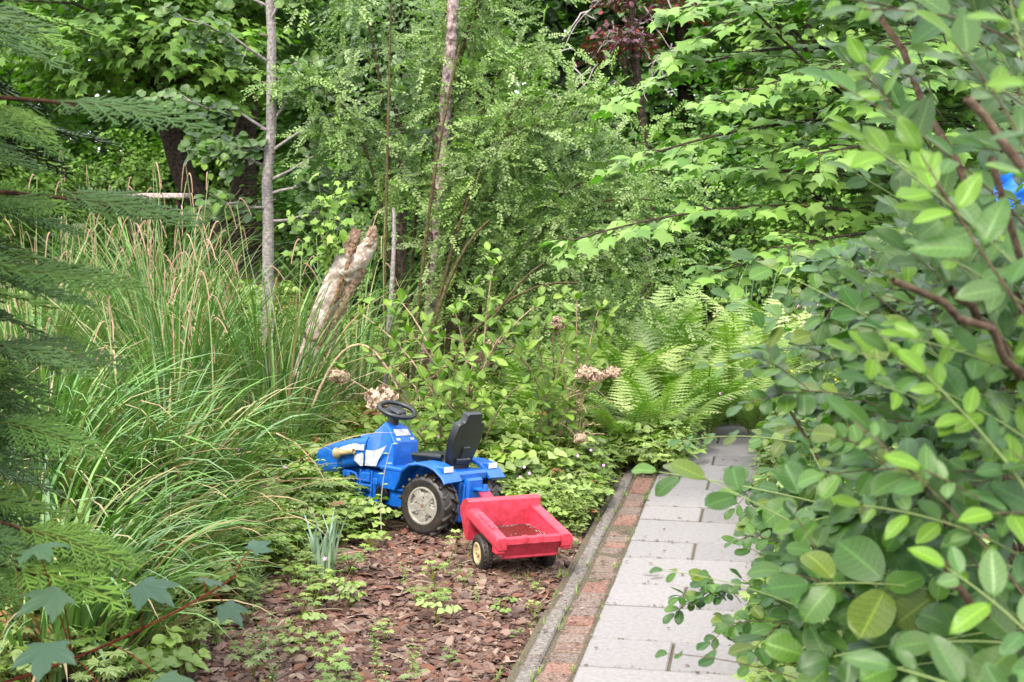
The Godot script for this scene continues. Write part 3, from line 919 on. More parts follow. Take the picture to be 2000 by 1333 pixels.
func build_trailer() -> void:
	var o := thing("toy_trailer", "faded red plastic toy trailer holding brown rainwater behind the tractor", "toy trailer", Vector3(0.0068, -0.003, -5.6195))
	o.basis = Basis(Vector3.UP, deg_to_rad(21)) * Basis(Vector3.BACK, deg_to_rad(-1))
	var fade := tex(512, 51, 0.014, 5, Color(0.80, 0.72, 0.70), Color(1, 1, 1), 0.10, 0.75)
	var red := mat("faded_red_plastic", lin(0.50, 0.034, 0.066), 0.5, {"tex": fade, "tri": 2.5})
	var rubber: Material = mats["black_tyre"]
	var hubm := mat("cream_hub", lin(0.40, 0.30, 0.155), 0.55)
	var b := Soup.new()
	b.prism([Vector2(-0.118, 0.272), Vector2(-0.135, 0.282), Vector2(-0.155, 0.281), Vector2(-0.195, 0.262), Vector2(-0.228, 0.232), Vector2(-0.222, 0.20), Vector2(-0.19, 0.155), Vector2(-0.16, 0.105), Vector2(-0.125, 0.105), Vector2(-0.112, 0.2)], -0.165, 0.165)
	part("front_wall", b.commit(42), red, o)
	for s: float in [-1.0, 1.0]:
		b = Soup.new()
		var prof := [Vector2(0.118, 0.0), Vector2(0.122, 0.006), Vector2(0.158, 0.006), Vector2(0.166, -0.004), Vector2(0.170, -0.03), Vector2(0.158, -0.052), Vector2(0.122, -0.052)]
		var rr := []
		for q in [[-0.135, 0.243], [0.0, 0.224], [0.12, 0.207], [0.225, 0.192], [0.232, 0.188]]:
			var ring := []
			for p in prof:
				var py: float = q[1] + p.y
				if q[0] > 0.23: py = q[1] + p.y * 0.8
				ring.append(Vector3(s * p.x, py, q[0]))
			if s < 0: ring.reverse()
			rr.append(ring)
		b.loft(rr)
		b.box(Vector3(s * 0.146, 0.151, 0.205), Vector3(0.046, 0.05, 0.046), 0.008)
		part("side_rail", b.commit(35), red, o)
		b = Soup.new()
		var q0 := [Vector3(s * 0.130, 0.235, -0.125), Vector3(s * 0.130, 0.19, 0.215), Vector3(s * 0.108, 0.10, 0.18), Vector3(s * 0.108, 0.10, -0.125)]
		var q1 := []
		for p in q0: q1.append(p - Vector3(s * 0.010, 0, 0))
		if s > 0: b.loft([q1, q0])
		else: b.loft([q0, q1])
		b.box(Vector3(s * 0.128, 0.145, -0.155), Vector3(0.05, 0.09, 0.05), 0.008)
		part("side_wall", b.commit(25), red, o)
	b = Soup.new()
	b.box(Vector3(0, 0.102, 0.03), Vector3(0.24, 0.012, 0.32), 0.004)
	part("floor", b.commit(25), red, o)
	b = Soup.new()
	b.prism([Vector2(0.200, 0.188), Vector2(0.206, 0.193), Vector2(0.218, 0.193), Vector2(0.224, 0.187), Vector2(0.226, 0.165), Vector2(0.205, 0.15), Vector2(0.180, 0.095), Vector2(0.172, 0.095), Vector2(0.172, 0.105), Vector2(0.195, 0.16)], -0.121, 0.121)
	for xk in [-0.035, 0.03]:
		b.box(Vector3(xk, 0.180, 0.214), Vector3(0.03, 0.034, 0.028), 0.006)
	part("tailgate", b.commit(35), red, o)
	# raised lettering along the left rail
	var tm := TextMesh.new()
	tm.text = "FARMTRAC"
	tm.font_size = 16
	tm.pixel_size = 0.0022
	tm.depth = 0.0016
	var fnt := SystemFont.new()
	fnt.font_names = PackedStringArray(["Droid Sans"])
	fnt.font_weight = 700
	tm.font = fnt
	var along := Vector3(0, -0.1365, 0.990).normalized()
	var across := Vector3(1, 0, 0)
	var up := along.cross(across)
	part("raised_lettering", tm, mat("worn_red_lettering", lin(0.45, 0.05, 0.09), 0.55), o, Transform3D(Basis(along, -across if up.y < 0 else across, along.cross(across)), Vector3(-0.141, 0.2317 - 0.0015, 0.055)))
	# standing rain water with dirt at its edge
	b = Soup.new()
	b.box(Vector3(0, 0.158, 0.035), Vector3(0.226, 0.006, 0.305), 0.001)
	var water := part("rain_water", b.commit(20), mat("murky_water", lin(0.055, 0.014, 0.009), 0.03, {"spec": 0.6}), o)
	b = Soup.new()
	b.box(Vector3.ZERO, Vector3(1, 0.5, 0.7), 0.15)
	var bit := b.commit(30)
	var X := []
	var C := []
	for i in 330:
		var e := rng.randf()
		var p := Vector3(rng.randf_range(-0.112, 0.112), 0.1615, rng.randf_range(-0.112, 0.18))
		if i < 150: p.z = -0.112 + 0.02 * e * e
		elif i < 260: p.x = 0.112 - 0.02 * e * e
		var s := rng.randf_range(0.0012, 0.0036)
		X.append(Transform3D(Basis(Vector3.UP, rng.randf() * TAU).scaled_local(Vector3(s * 1.6, s * 0.6, s)), p))
		C.append([lin(0.03, 0.022, 0.018), lin(0.06, 0.045, 0.03), lin(0.55, 0.5, 0.45), lin(0.02, 0.015, 0.012)][rng.randi() % 4])
	many("floating_dirt", bit, mat("dirt_bits", Color.WHITE, 0.7), water, X, C)
	for s: float in [-1.0, 1.0]:
		wheel(o, "wheel", Vector3(s * 0.143, 0.079, 0.0), 0.079, 0.05, s, rubber, hubm, 0)
	b = Soup.new()
	b.tube([Vector3(-0.14, 0.079, 0), Vector3(0.14, 0.079, 0)], [0.008, 0.008], 8)
	part("axle", b.commit(45), rubber, o)
	# drawbar to the hitch pin
	var pin: Vector3 = o.transform.affine_inverse() * (tractor_xf * Vector3(0, 0.214, 0.168))
	b = Soup.new()
	var st := Vector3(0.0, 0.19, -0.20)
	var dir := (pin - st).normalized()
	var len := (pin - st).length() + 0.03
	var bs := Basis.looking_at(dir, Vector3.UP)
	b.box(Vector3(0, 0, -len * 0.5), Vector3(0.055, 0.016, len), 0.005, Transform3D(bs, st))
	b.box(Vector3(0, 0.006, -len * 0.35), Vector3(0.016, 0.016, len * 0.6), 0.004, Transform3D(bs, st))
	part("drawbar", b.commit(40), red, o)

# ---------------------------------------------------------------- leaf shapes
var vein: ImageTexture
var BACK := Color(0.62, 0.80, 0.22)

func vein_tex() -> ImageTexture:                   # midrib, side veins and faint mottling of a leaf
	var w := 128
	var h := 256
	var data := PackedByteArray()
	data.resize(w * h * 3)
	for y in h:
		for x in w:
			var u := absf(x / 127.0 - 0.5) * 2.0
			var t := y / 255.0
			var k := 0.84 + 0.14 * noise.get_noise_2d(x * 5.0, y * 5.0) + 0.10 * noise.get_noise_2d(x * 22.0, y * 22.0)
			var q := fposmod((t - u * 0.16) * 8.0, 1.0)
			k += 0.17 * exp(-pow((q - 0.5) / 0.08, 2.0)) * (1.0 - u * 0.5)
			k -= 0.10 * exp(-pow((q - 0.64) / 0.10, 2.0))
			k += 0.28 * exp(-pow(u / 0.06, 2.0))
			for ch in 3:
				data[(y * w + x) * 3 + ch] = clampi(int(k * (1.0 if ch == 1 else (0.97 if ch == 0 else 0.94)) * 235.0), 0, 255)
	return ImageTexture.create_from_image(Image.create_from_data(w, h, false, Image.FORMAT_RGB8, data))

func lobed(lobes: Array, sinus: float, L: float, tooth: float, cup: float, stalk: float, r: RandomNumberGenerator, wd := 13.0, veins := false) -> ArrayMesh:
	# lobes: [angle in degrees from the tip, length]; outline from -base to +base round the tip
	var g := Geo.new()
	var P := PackedVector3Array()
	var half := []
	for q in lobes: half.append(q)
	var pts := []
	for i in half.size():
		var a: float = half[i][0]
		var l: float = half[i][1]
		if i > 0:
			var pa: float = half[i - 1][0]
			pts.append([(a + pa) * 0.5 + r.randf_range(-3, 3), sinus * (0.8 + 0.4 * minf(l, half[i - 1][1]))])
		pts.append([a - wd, l * (0.70 + r.randf_range(-0.03, 0.03))])
		if tooth > 0.0: pts.append([a - wd * 0.55, l * (0.76 + tooth)])
		pts.append([a - wd * 0.42, l * 0.80])
		pts.append([a, l])
		pts.append([a + wd * 0.42, l * 0.80])
		if tooth > 0.0: pts.append([a + wd * 0.55, l * (0.76 + tooth)])
		pts.append([a + wd, l * (0.70 + r.randf_range(-0.03, 0.03))])
	var c := Vector3(0, 0, -0.12 * L)
	P.append(Vector3(-0.05 * L, 0, 0.02 * L))
	for q in pts:
		var a := deg_to_rad(q[0])
		var rr: float = q[1] * L
		P.append(c + Vector3(sin(a) * rr, -cup * rr * rr / L + r.randf_range(-0.02, 0.02) * L, -cos(a) * rr))
	P.append(Vector3(0.05 * L, 0, 0.02 * L))
	var R := PackedVector3Array()                      # rounded outline
	for i in P.size():
		R.append(P[i])
		if i > 0 and i < P.size() - 2: R.append(P[i].cubic_interpolate(P[i + 1], P[i - 1], P[i + 2], 0.5))
	P = R
	P.append(P[0])
	g.fan(P, c + Vector3(0, 0.03 * L, 0), Color(1, 1, 1))
	if veins:
		for q in lobes:
			var a := deg_to_rad(q[0])
			var e := c + Vector3(sin(a) * q[1] * L * 0.9, 0.004 * L - cup * 0.81 * q[1] * q[1] * L, -cos(a) * q[1] * L * 0.9)
			g.tube(PackedVector3Array([c + Vector3(0, 0.03 * L, 0), (c + Vector3(0, 0.036 * L, 0)).lerp(e, 0.5), e]), 0.011 * L, 0.004 * L, 3, Color(1.9, 1.7, 1.3))
	if stalk > 0.0:
		g.tube(bez(Vector3(0, 0.15 * stalk, stalk), Vector3(0, 0.1 * stalk, stalk * 0.5), Vector3(0, 0, -0.02 * L), 3), 0.012 * L + 0.0006, 0.008 * L + 0.0005, 3, Color(1.3, 0.75, 0.5))
	return g.mesh()

func maple_leaves(r: RandomNumberGenerator) -> Array:
	var out := []
	for k in 4:
		var j := func(x): return x
		out.append(lobed([[-118, 0.42 + r.randf() * 0.08], [-58, 0.82 + r.randf() * 0.1], [0, 1.0], [58, 0.82 + r.randf() * 0.1], [118, 0.42 + r.randf() * 0.08]], 0.52, 0.86, 0.05, 0.12 + 0.2 * r.randf(), 0.5, r))
	return out

func ovate_leaves(prof: int, W: float, rows: int, cols: int, r: RandomNumberGenerator, count := 3, stalk := 0.08, fold := 0.22) -> Array:
	var out := []
	for k in count:
		var g := Geo.new()
		g.leaf(1.0, W * r.randf_range(0.9, 1.1), prof, fold * r.randf_range(0.3, 1.4), r.randf_range(-0.12, 0.34), rows, cols, Color.WHITE, Transform3D(Basis(), Vector3(0, 0, -stalk)), r.randf_range(0.0, 0.035))
		if stalk > 0.0:
			g.tube(PackedVector3Array([Vector3(0, 0, 0), Vector3(0, 0, -stalk - 0.05)]), 0.018, 0.012, 3, Color(1.1, 1.05, 0.7))
		out.append(g.mesh())
	return out

# a twig with many small leaves, for plants whose leaves are too small to count
func sprig(n: int, ll: float, lw: float, prof: int, stem: Color, r: RandomNumberGenerator, rows := 3) -> ArrayMesh:
	var g := Geo.new()
	var P := bez(Vector3.ZERO, Vector3(0, 0.06, -0.5), Vector3(r.randf_range(-0.1, 0.1), r.randf_range(-0.15, 0.05), -1.0), 5)
	g.tube(P, 0.009, 0.004, 3, stem)
	for i in n:
		var t := (i + 0.7) / n
		var p := P[mini(int(t * 4.0), 4)].lerp(P[mini(int(t * 4.0) + 1, 4)], fposmod(t * 4.0, 1.0))
		var s := 1.0 if i % 2 == 0 else -1.0
		var d := Vector3(s * r.randf_range(0.5, 1.0), r.randf_range(-0.2, 0.5), -r.randf_range(0.2, 0.9)).normalized()
		if i == n - 1: d = Vector3(0, 0, -1)
		var up := Vector3(r.randf_range(-0.5, 0.5), 1.0, r.randf_range(-0.3, 0.6)).normalized()
		var k := r.randf_range(0.8, 1.2)
		g.leaf(ll * r.randf_range(0.75, 1.2), lw, prof, 0.3, 0.15, rows, 3, Color(k, k, k), facing(d, up, p, 1.0))
	return g.mesh()

# ---------------------------------------------------------------- trees
func limb_pts(a: Vector3, b: Vector3, wig: float, n: int) -> PackedVector3Array:
	var P := PackedVector3Array()
	var mid := a.lerp(b, 0.5) + Vector3(0, 0.12 * a.distance_to(b), 0)
	var Q := bez(a, mid, b, n)
	for i in n:
		var w := wig * sin(PI * i / (n - 1))
		P.append(Q[i] + rv(w))
	return P

# crown: clumps of leaves in flat layers, each on its own limb
func crown_tree(called: String, label: String, category: String, at: Vector3, trunk: Array, r0: float, barkm: Material, crowns: Array, clumps: int, per: int, size: float, meshes: Array, key: String, pal: Array, group := "", clump_r := 0.55, flat := 0.3, n_parts := 0, rough := 0.5, droop := 0.35) -> Node3D:
	var o := thing(called, label, category, at, group)
	var g := Geo.new()
	var tp := PackedVector3Array()
	for p in trunk: tp.append(p)
	var fine := PackedVector3Array()
	for i in 14:
		var f := i / 13.0 * (tp.size() - 1)
		var k := mini(int(f), tp.size() - 2)
		fine.append(tp[k].lerp(tp[k + 1], f - k) + rv(r0 * 0.15))
	g.tube(fine, r0, r0 * 0.35, 12, Color.WHITE, Transform3D(), 0.08)
	part("trunk", g.mesh(), barkm, o)
	var lg := Geo.new()
	var L := Leaves.new()
	for c in crowns:
		var cc: Vector3 = c[0]
		var cr: Vector3 = c[1]
		for k in clumps:
			var d := rv().normalized() * pow(rng.randf(), 0.4)
			var q := cc + d * cr
			var best := fine[0]
			var f := 0
			for i in fine.size():
				if absf(fine[i].y - (q.y - 0.4)) < absf(best.y - (q.y - 0.4)): best = fine[i]
			if k % 2 == 0: lg.tube(limb_pts(best, q, 0.06, 6), r0 * 0.16 + 0.006, 0.004, 5, Color.WHITE)
			var outw := (q - cc) * Vector3(1, 0.3, 1)
			if outw.length() < 0.01: outw = Vector3(0, 0, 1)
			outw = outw.normalized()
			var R := clump_r * rng.randf_range(0.6, 1.3)
			var shade := rng.randi() % pal.size()
			for i in per:
				var a := rng.randf() * TAU
				var rr := R * sqrt(rng.randf())
				var p := q + Vector3(cos(a) * rr, rng.randfn() * R * flat * 0.5 - 0.25 * rr * rr / R, sin(a) * rr)
				var dir := (Vector3(cos(a), 0, sin(a)) * 0.8 + outw * 0.5 + Vector3(0, -droop, 0) + rv(0.5)).normalized()
				var up := (Vector3(0, 0.9, 0) + outw * 0.55 + rv(0.5)).normalized()
				L.put(facing(dir, up, at + p, size * rng.randf_range(0.65, 1.15)), shade if rng.randf() < 0.6 else rng.randi())
	part("branches", lg.mesh(), barkm, o)
	hang(o, "leaf", "crown", L, meshes, key, pal, rough, BACK, n_parts)
	return o

func bark_mat(key: String, lo: Color, hi: Color, seed_: int, bumpcm := 0.6, sc := 2.5) -> StandardMaterial3D:
	var t := tex(256, seed_, 0.03, 5, lo, hi, 0.15, 0.6)
	return mat(key, Color.WHITE, 0.9, {"tex": t, "tri": sc, "world": true, "bump": t, "bumpcm": bumpcm, "spec": 0.2})

func build_plants() -> void:
	vein = vein_tex()
	var r := RandomNumberGenerator.new()
	r.seed = 99
	build_far_wood(r)
	build_middle(r)
	build_sedges(r)
	build_log(r)
	build_hydrangea(r)
	build_ferns(r)
	build_cover(r)
	build_small(r)
	build_maple_branch(r)
	build_conifer(r)
	build_left_twig(r)
	build_right_shrubs(r)

func build_far_wood(r: RandomNumberGenerator) -> void:
	var dark_bark := bark_mat("dark_bark", Color(0.10, 0.085, 0.07), Color(0.26, 0.22, 0.18), 61)
	var maple := maple_leaves(r)
	var ov := ovate_leaves(0, 0.62, 4, 3, r)
	var lime := [lin(0.115, 0.20, 0.036), lin(0.09, 0.165, 0.032), lin(0.145, 0.23, 0.05), lin(0.07, 0.13, 0.03)]
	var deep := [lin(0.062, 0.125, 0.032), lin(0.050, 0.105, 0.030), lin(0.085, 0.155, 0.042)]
	var grey := [lin(0.12, 0.17, 0.095), lin(0.14, 0.19, 0.115), lin(0.09, 0.14, 0.068)]
	# the maple on the left with its two dark stems
	crown_tree("maple_tree", "spreading maple with pale green leaves and a dark leaning trunk behind the sedges", "tree", Vector3(-3.05, 0.7, -15.0),
		[Vector3(0, -0.2, 0), Vector3(-0.2, 0.5, 0), Vector3(-0.55, 1.1, 0), Vector3(-0.8, 1.9, 0), Vector3(-0.5, 3.5, -0.3), Vector3(-0.4, 5.0, -0.4)], 0.17, dark_bark,
		[[Vector3(-0.7, 2.6, 0.6), Vector3(1.7, 0.95, 1.0)], [Vector3(-0.5, 4.0, 0), Vector3(1.9, 1.2, 1.3)]], 64, 56, 0.115, maple, "maple_leaf", lime, "", 0.5, 0.25)
	crown_tree("maple_tree", "darker upright maple trunk just right of the leaning maple", "tree", Vector3(-3.15, 0.7, -16.2),
		[Vector3(0, -0.2, 0), Vector3(-0.05, 1.0, 0), Vector3(0.05, 2.4, 0), Vector3(0.1, 4.5, 0)], 0.19, dark_bark,
		[[Vector3(0.3, 3.6, 0), Vector3(1.7, 1.5, 1.2)]], 64, 50, 0.11, maple, "maple_leaf_deep", deep, "", 0.5, 0.25)
	# far belt of trees: dense, down to the ground
	var spots := [[-7.4, -19.0, 0], [-5.6, -21.5, 1], [-3.9, -20.5, 0], [-2.1, -19.0, 1], [-0.4, -18.6, 1], [1.0, -19.5, 2], [2.4, -18.8, 1], [3.9, -17.8, 0], [5.4, -18.5, 1], [7.0, -19.0, 0], [-1.2, -23.5, 0], [1.7, -23.5, 0], [4.4, -23.0, 1], [-4.6, -25.0, 0], [-8.4, -23.5, 1], [8.0, -23.0, 1]]
	var words := ["bushy light green tree in the far belt", "dark leafy tree in the far belt", "grey green tree in the far belt"]
	var nth := ["first", "second", "third", "fourth", "fifth", "sixth", "seventh", "eighth", "ninth", "tenth", "eleventh", "twelfth", "thirteenth", "fourteenth", "fifteenth", "sixteenth"]
	for q in spots:
		var at := Vector3(q[0], ground_at(q[0], q[1]), q[1])
		var pal = [lime, deep, grey][q[2]]
		var rank := 0
		for q2 in spots:
			if q2[0] < q[0]: rank += 1
		crown_tree("background_tree", words[q[2]] + ", " + nth[rank] + " from the left", "tree", at,
			[Vector3(0, -0.2, 0), Vector3(0.05, 2.0, 0), Vector3(-0.1, 4.0, 0), Vector3(0, 6.5, 0)], 0.16, dark_bark,
			[[Vector3(0, 1.7, 0.2), Vector3(1.45, 1.6, 1.0)], [Vector3(0, 4.4, 0), Vector3(1.6, 2.2, 1.3)]], 70, 54, 0.17, ov, "belt_leaf_%d" % q[2], pal, "trees of the far belt", 0.6, 0.35)
	var far_words := ["tall dense tree far behind the maple", "tall dense tree far behind the bench", "tall dense tree far behind the sapling", "tall dense tree far behind the whitebeam", "tall dense tree far behind the arching shrub", "tall dense tree far behind the plum", "tall dense tree far behind the field maple", "tall dense tree far beyond the lawn", "tall dense tree far behind the hedge"]
	for k2 in 9:
		var fx := -11.2 + 2.75 * k2
		crown_tree("tall_background_tree", far_words[k2], "tree", Vector3(fx, ground_at(fx, -29.0), -29.0 - (k2 % 2) * 1.5),
			[Vector3(0, -0.2, 0), Vector3(0.1, 3.0, 0), Vector3(-0.1, 6.0, 0), Vector3(0, 9.0, 0)], 0.22, dark_bark,
			[[Vector3(0, 2.2, 0.2), Vector3(1.9, 2.2, 1.0)], [Vector3(0, 6.5, 0), Vector3(2.1, 3.2, 1.3)]], 80, 60, 0.26, ov, "far_leaf", deep if k2 % 2 else lime, "trees far behind", 0.75, 0.4)
	# understorey bushes in front of the belt
	var low := [[-1.7, -14.2, 1.9, 1], [-0.3, -14.6, 2.4, 1], [0.9, -13.6, 2.3, 1], [2.0, -14.3, 2.6, 1], [3.1, -13.4, 2.3, 0], [4.2, -14.5, 2.6, 1], [-5.0, -17.4, 1.8, 0], [-6.4, -16.0, 2.2, 0], [-1.5, -17.0, 2.6, 1], [2.6, -16.5, 1.9, 0], [5.6, -15.0, 2.6, 0]]
	var k := 0
	for q in low:
		var at := Vector3(q[0], ground_at(q[0], q[1]), q[1])
		var h: float = q[2]
		var rank := 0
		for q2 in low:
			if q2[0] < q[0]: rank += 1
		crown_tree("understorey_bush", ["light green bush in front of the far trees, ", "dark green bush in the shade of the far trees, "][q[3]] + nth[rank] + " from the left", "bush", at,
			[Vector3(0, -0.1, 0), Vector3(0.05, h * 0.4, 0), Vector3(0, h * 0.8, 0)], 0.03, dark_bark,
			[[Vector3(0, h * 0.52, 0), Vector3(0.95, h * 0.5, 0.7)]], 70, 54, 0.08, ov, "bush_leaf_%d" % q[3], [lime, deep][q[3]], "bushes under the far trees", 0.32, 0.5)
		k += 1
	# grey leaved tree behind the sapling
	crown_tree("whitebeam_tree", "grey green tree with hanging pale foliage behind the slim sapling", "tree", Vector3(-1.15, 0.3, -13.6),
		[Vector3(0, -0.2, 0), Vector3(0.05, 1.5, 0), Vector3(0, 3.0, 0), Vector3(0.05, 4.6, 0)], 0.07, dark_bark,
		[[Vector3(0.05, 3.05, 0.2), Vector3(0.75, 0.95, 0.6)]], 60, 34, 0.075, ov, "grey_leaf", grey, "", 0.32, 0.7, 0, 0.5, 0.8)
	# red leaved plum with bare grey twigs
	var red := [lin(0.13, 0.018, 0.030), lin(0.09, 0.022, 0.045), lin(0.17, 0.03, 0.035), lin(0.11, 0.05, 0.08)]
	var plum := crown_tree("plum_tree", "dark red leaved plum tree with bare grey twigs at the top of the view", "tree", Vector3(1.25, 0.1, -13.0),
		[Vector3(0, -0.2, 0), Vector3(0.05, 1.6, 0.2), Vector3(-0.1, 2.6, 0.3), Vector3(-0.2, 4.0, 0.2)], 0.06, dark_bark,
		[[Vector3(-0.27, 2.9, 0.3), Vector3(0.33, 0.16, 0.2)], [Vector3(0.1, 3.32, 0.2), Vector3(0.6, 0.12, 0.3)]], 9, 44, 0.065, ov, "plum_leaf", red, "", 0.22, 0.6)
	var tg := Geo.new()
	for i in 26:
		var a := Vector3(rng.randf_range(-0.75, 0.45), rng.randf_range(2.3, 3.4), 0.2)
		var b := a + Vector3(rng.randf_range(-0.4, 0.3), rng.randf_range(-0.55, 0.1), rng.randf_range(0, 0.3))
		tg.tube(limb_pts(a, b, 0.05, 6), 0.009, 0.003, 4, Color.WHITE)
	part("bare_twigs", tg.mesh(), bark_mat("grey_twig", Color(0.42, 0.38, 0.38), Color(0.66, 0.62, 0.60), 63), plum)
	# plank bench half hidden in the sedges
	var o := thing("garden_bench", "weathered plank bench half hidden behind the sedge flowers", "bench", Vector3(-3.66, ground_at(-3.66, -14.0), -14.0))
	var wood := bark_mat("grey_wood", Color(0.50, 0.44, 0.42), Color(0.74, 0.68, 0.66), 64, 0.1, 4.0)
	var dy := 1.60 - o.position.y
	for s in [0, 1]:
		var b := Soup.new()
		b.box(Vector3(0, dy, -0.12 + 0.17 * s), Vector3(0.62, 0.05, 0.15), 0.008)
		part("seat_plank", b.commit(), wood, o)
	for s: int in [-1, 1]:
		var b := Soup.new()
		b.box(Vector3(s * 0.24, (dy - 0.03) * 0.5, -0.03), Vector3(0.04, dy - 0.05, 0.26), 0.01)
		part("leg", b.commit(), dark_bark, o)

func build_middle(r: RandomNumberGenerator) -> void:
	var grey_bark := bark_mat("smooth_grey_bark", Color(0.40, 0.37, 0.36), Color(0.61, 0.58, 0.57), 71, 0.25, 4.0)
	var olive_bark := bark_mat("olive_stem", Color(0.19, 0.17, 0.11), Color(0.36, 0.32, 0.22), 72, 0.1, 5.0)
	var pale_bark := bark_mat("peeling_bark", Color(0.27, 0.21, 0.20), Color(0.70, 0.62, 0.62), 73, 0.6, 2.2)
	# slim alder sapling
	var o := thing("alder_sapling", "slim grey alder sapling with round leaves rising from the sedges", "tree", Vector3(-1.80, ground_at(-1.8, -10.0), -10.0))
	var g := Geo.new()
	var by := o.position.y
	var tp := PackedVector3Array()
	var xs := [0.0, 0.03, 0.0, 0.0, 0.01, 0.005, 0.045, 0.05, 0.06, 0.045, 0.05, 0.07]
	for i in 34:
		var f := i / 3.0
		var k := mini(int(f), 10)
		tp.append(Vector3(lerpf(xs[k], xs[k + 1], f - k), -0.1 + i * 0.118 , 0))
	g.tube(tp, 0.050, 0.026, 14, Color.WHITE, Transform3D(), 0.03)
	for k in 9:                                     # rings and old branch scars
		var y := 1.35 + k * 0.17
		g.tube(PackedVector3Array([Vector3(0.03, y, 0.02), Vector3(0.075 if k % 2 else -0.03, y + 0.015, 0.03)]), 0.012, 0.004, 5, Color(0.6, 0.55, 0.5))
	part("trunk", g.mesh(), grey_bark, o)
	var L := Leaves.new()
	var bg := Geo.new()
	var limbs := [[1.35, 1.02, 0.35], [1.55, 0.75, 0.35], [1.25, 0.55, 0.1], [1.75, 0.55, 0.5], [1.4, -0.55, 0.25], [1.7, -0.75, 0.25], [2.2, -0.5, 0.25], [2.45, 0.3, 0.5], [2.6, -0.85, 0.15], [1.05, 0.6, -0.02], [1.55, -0.35, 0.0], [2.75, 0.35, 0.3], [1.15, -0.45, -0.05], [1.9, 0.25, 0.25], [3.2, 0.6, 0.4], [3.3, -0.5, 0.4], [3.6, 0.3, 0.3]]
	for q in limbs:
		var a := Vector3(0.03, q[0] - by + 0.35, 0)
		var e := a + Vector3(q[1], q[2], rng.randf_range(-0.1, 0.5))
		var P := limb_pts(a, e, 0.03, 8)
		bg.tube(P, 0.012, 0.004, 6, Color.WHITE)
		for s in 5:
			var t := 0.35 + 0.65 * s / 4.0
			var b0 := P[int(t * 7)]
			var tip := b0 + Vector3(signf(q[1]) * rng.randf_range(0.0, 0.25), rng.randf_range(-0.14, 0.12), rng.randf_range(-0.25, 0.3))
			bg.tube(PackedVector3Array([b0, tip]), 0.004, 0.002, 4, Color.WHITE)
			for i in 17:
				var p := b0.lerp(tip, rng.randf()) + rv(0.07)
				var dir := (Vector3(signf(q[1]), -0.25, 0.4) + rv(0.8)).normalized()
				L.put(facing(dir, (Vector3(0, 0.8, 0.75) + rv(0.6)).normalized(), o.position + p, rng.randf_range(0.06, 0.095)), rng.randi())
	part("branches", bg.mesh(), grey_bark, o)
	hang(o, "leaf", "leaves", L, ovate_leaves(1, 0.92, 5, 5, r, 3, 0.15), "alder_leaf", [lin(0.10, 0.165, 0.06), lin(0.13, 0.20, 0.075), lin(0.085, 0.16, 0.035), lin(0.12, 0.20, 0.03)], 0.42, BACK, 260, vein)
	# old birch trunk, pale above and rotten below
	o = thing("birch_trunk", "old pale birch trunk with dark torn bark and ivy among the thin stems", "tree", Vector3(-0.64, ground_at(-0.64, -9.7), -9.7))
	g = Geo.new()
	tp = PackedVector3Array()
	for i in 30:
		var y := -0.1 + i * 0.125
		tp.append(Vector3(0.07 * y * 1.1, y, 0) + rv(0.006))
	g.tube(tp, 0.052, 0.034, 16, Color.WHITE, Transform3D(), 0.10)
	part("trunk", g.mesh(), pale_bark, o)
	for k in 4:
		g = Geo.new()
		var y := 0.9 + k * 0.33
		var P := PackedVector3Array()
		for i in 6: P.append(Vector3(0.07 * y - 0.022 + 0.02 * sin(i * 2.0), y + i * 0.06, 0.032))
		g.tube(P, 0.016, 0.006, 7, Color(0.35, 0.28, 0.26), Transform3D(), 0.3)
		part("torn_bark", g.mesh(), pale_bark, o)
	# small leaved arching shrub in the middle
	o = thing("arching_shrub", "tall shrub of long arching stems with masses of tiny pale leaves", "shrub", Vector3(-0.5, 0, -9.9))
	var sm := [lin(0.18, 0.25, 0.095), lin(0.145, 0.215, 0.065), lin(0.23, 0.29, 0.15), lin(0.11, 0.175, 0.05)]
	var sprigs := []
	for k in 3: sprigs.append(sprig(15, 0.19, 0.11, 0, Color(1.3, 0.9, 0.6), r))
	L = Leaves.new()
	var upright := [[-0.40, 3.4, -0.45, 0.1], [-0.36, 3.0, 0.0, -0.2], [-0.1, 3.5, 0.25, 0.0], [0.0, 2.9, 0.45, 0.1], [0.05, 2.45, 0.85, 0.25], [0.1, 2.2, 1.1, 0.1], [-0.05, 3.9, 0.45, -0.3], [0.1, 2.0, 1.3, 0.35], [0.15, 1.8, 1.2, 0.5], [-0.35, 2.6, -0.7, 0.2], [0.2, 1.55, 1.4, 0.2], [0.3, 1.3, 1.25, 0.4], [-0.2, 4.1, 0.1, -0.4], [0.0, 2.5, 0.6, 0.4], [0.35, 1.0, 1.2, 0.3], [-0.1, 2.3, 0.45, 0.6]]
	var stem_g: Geo
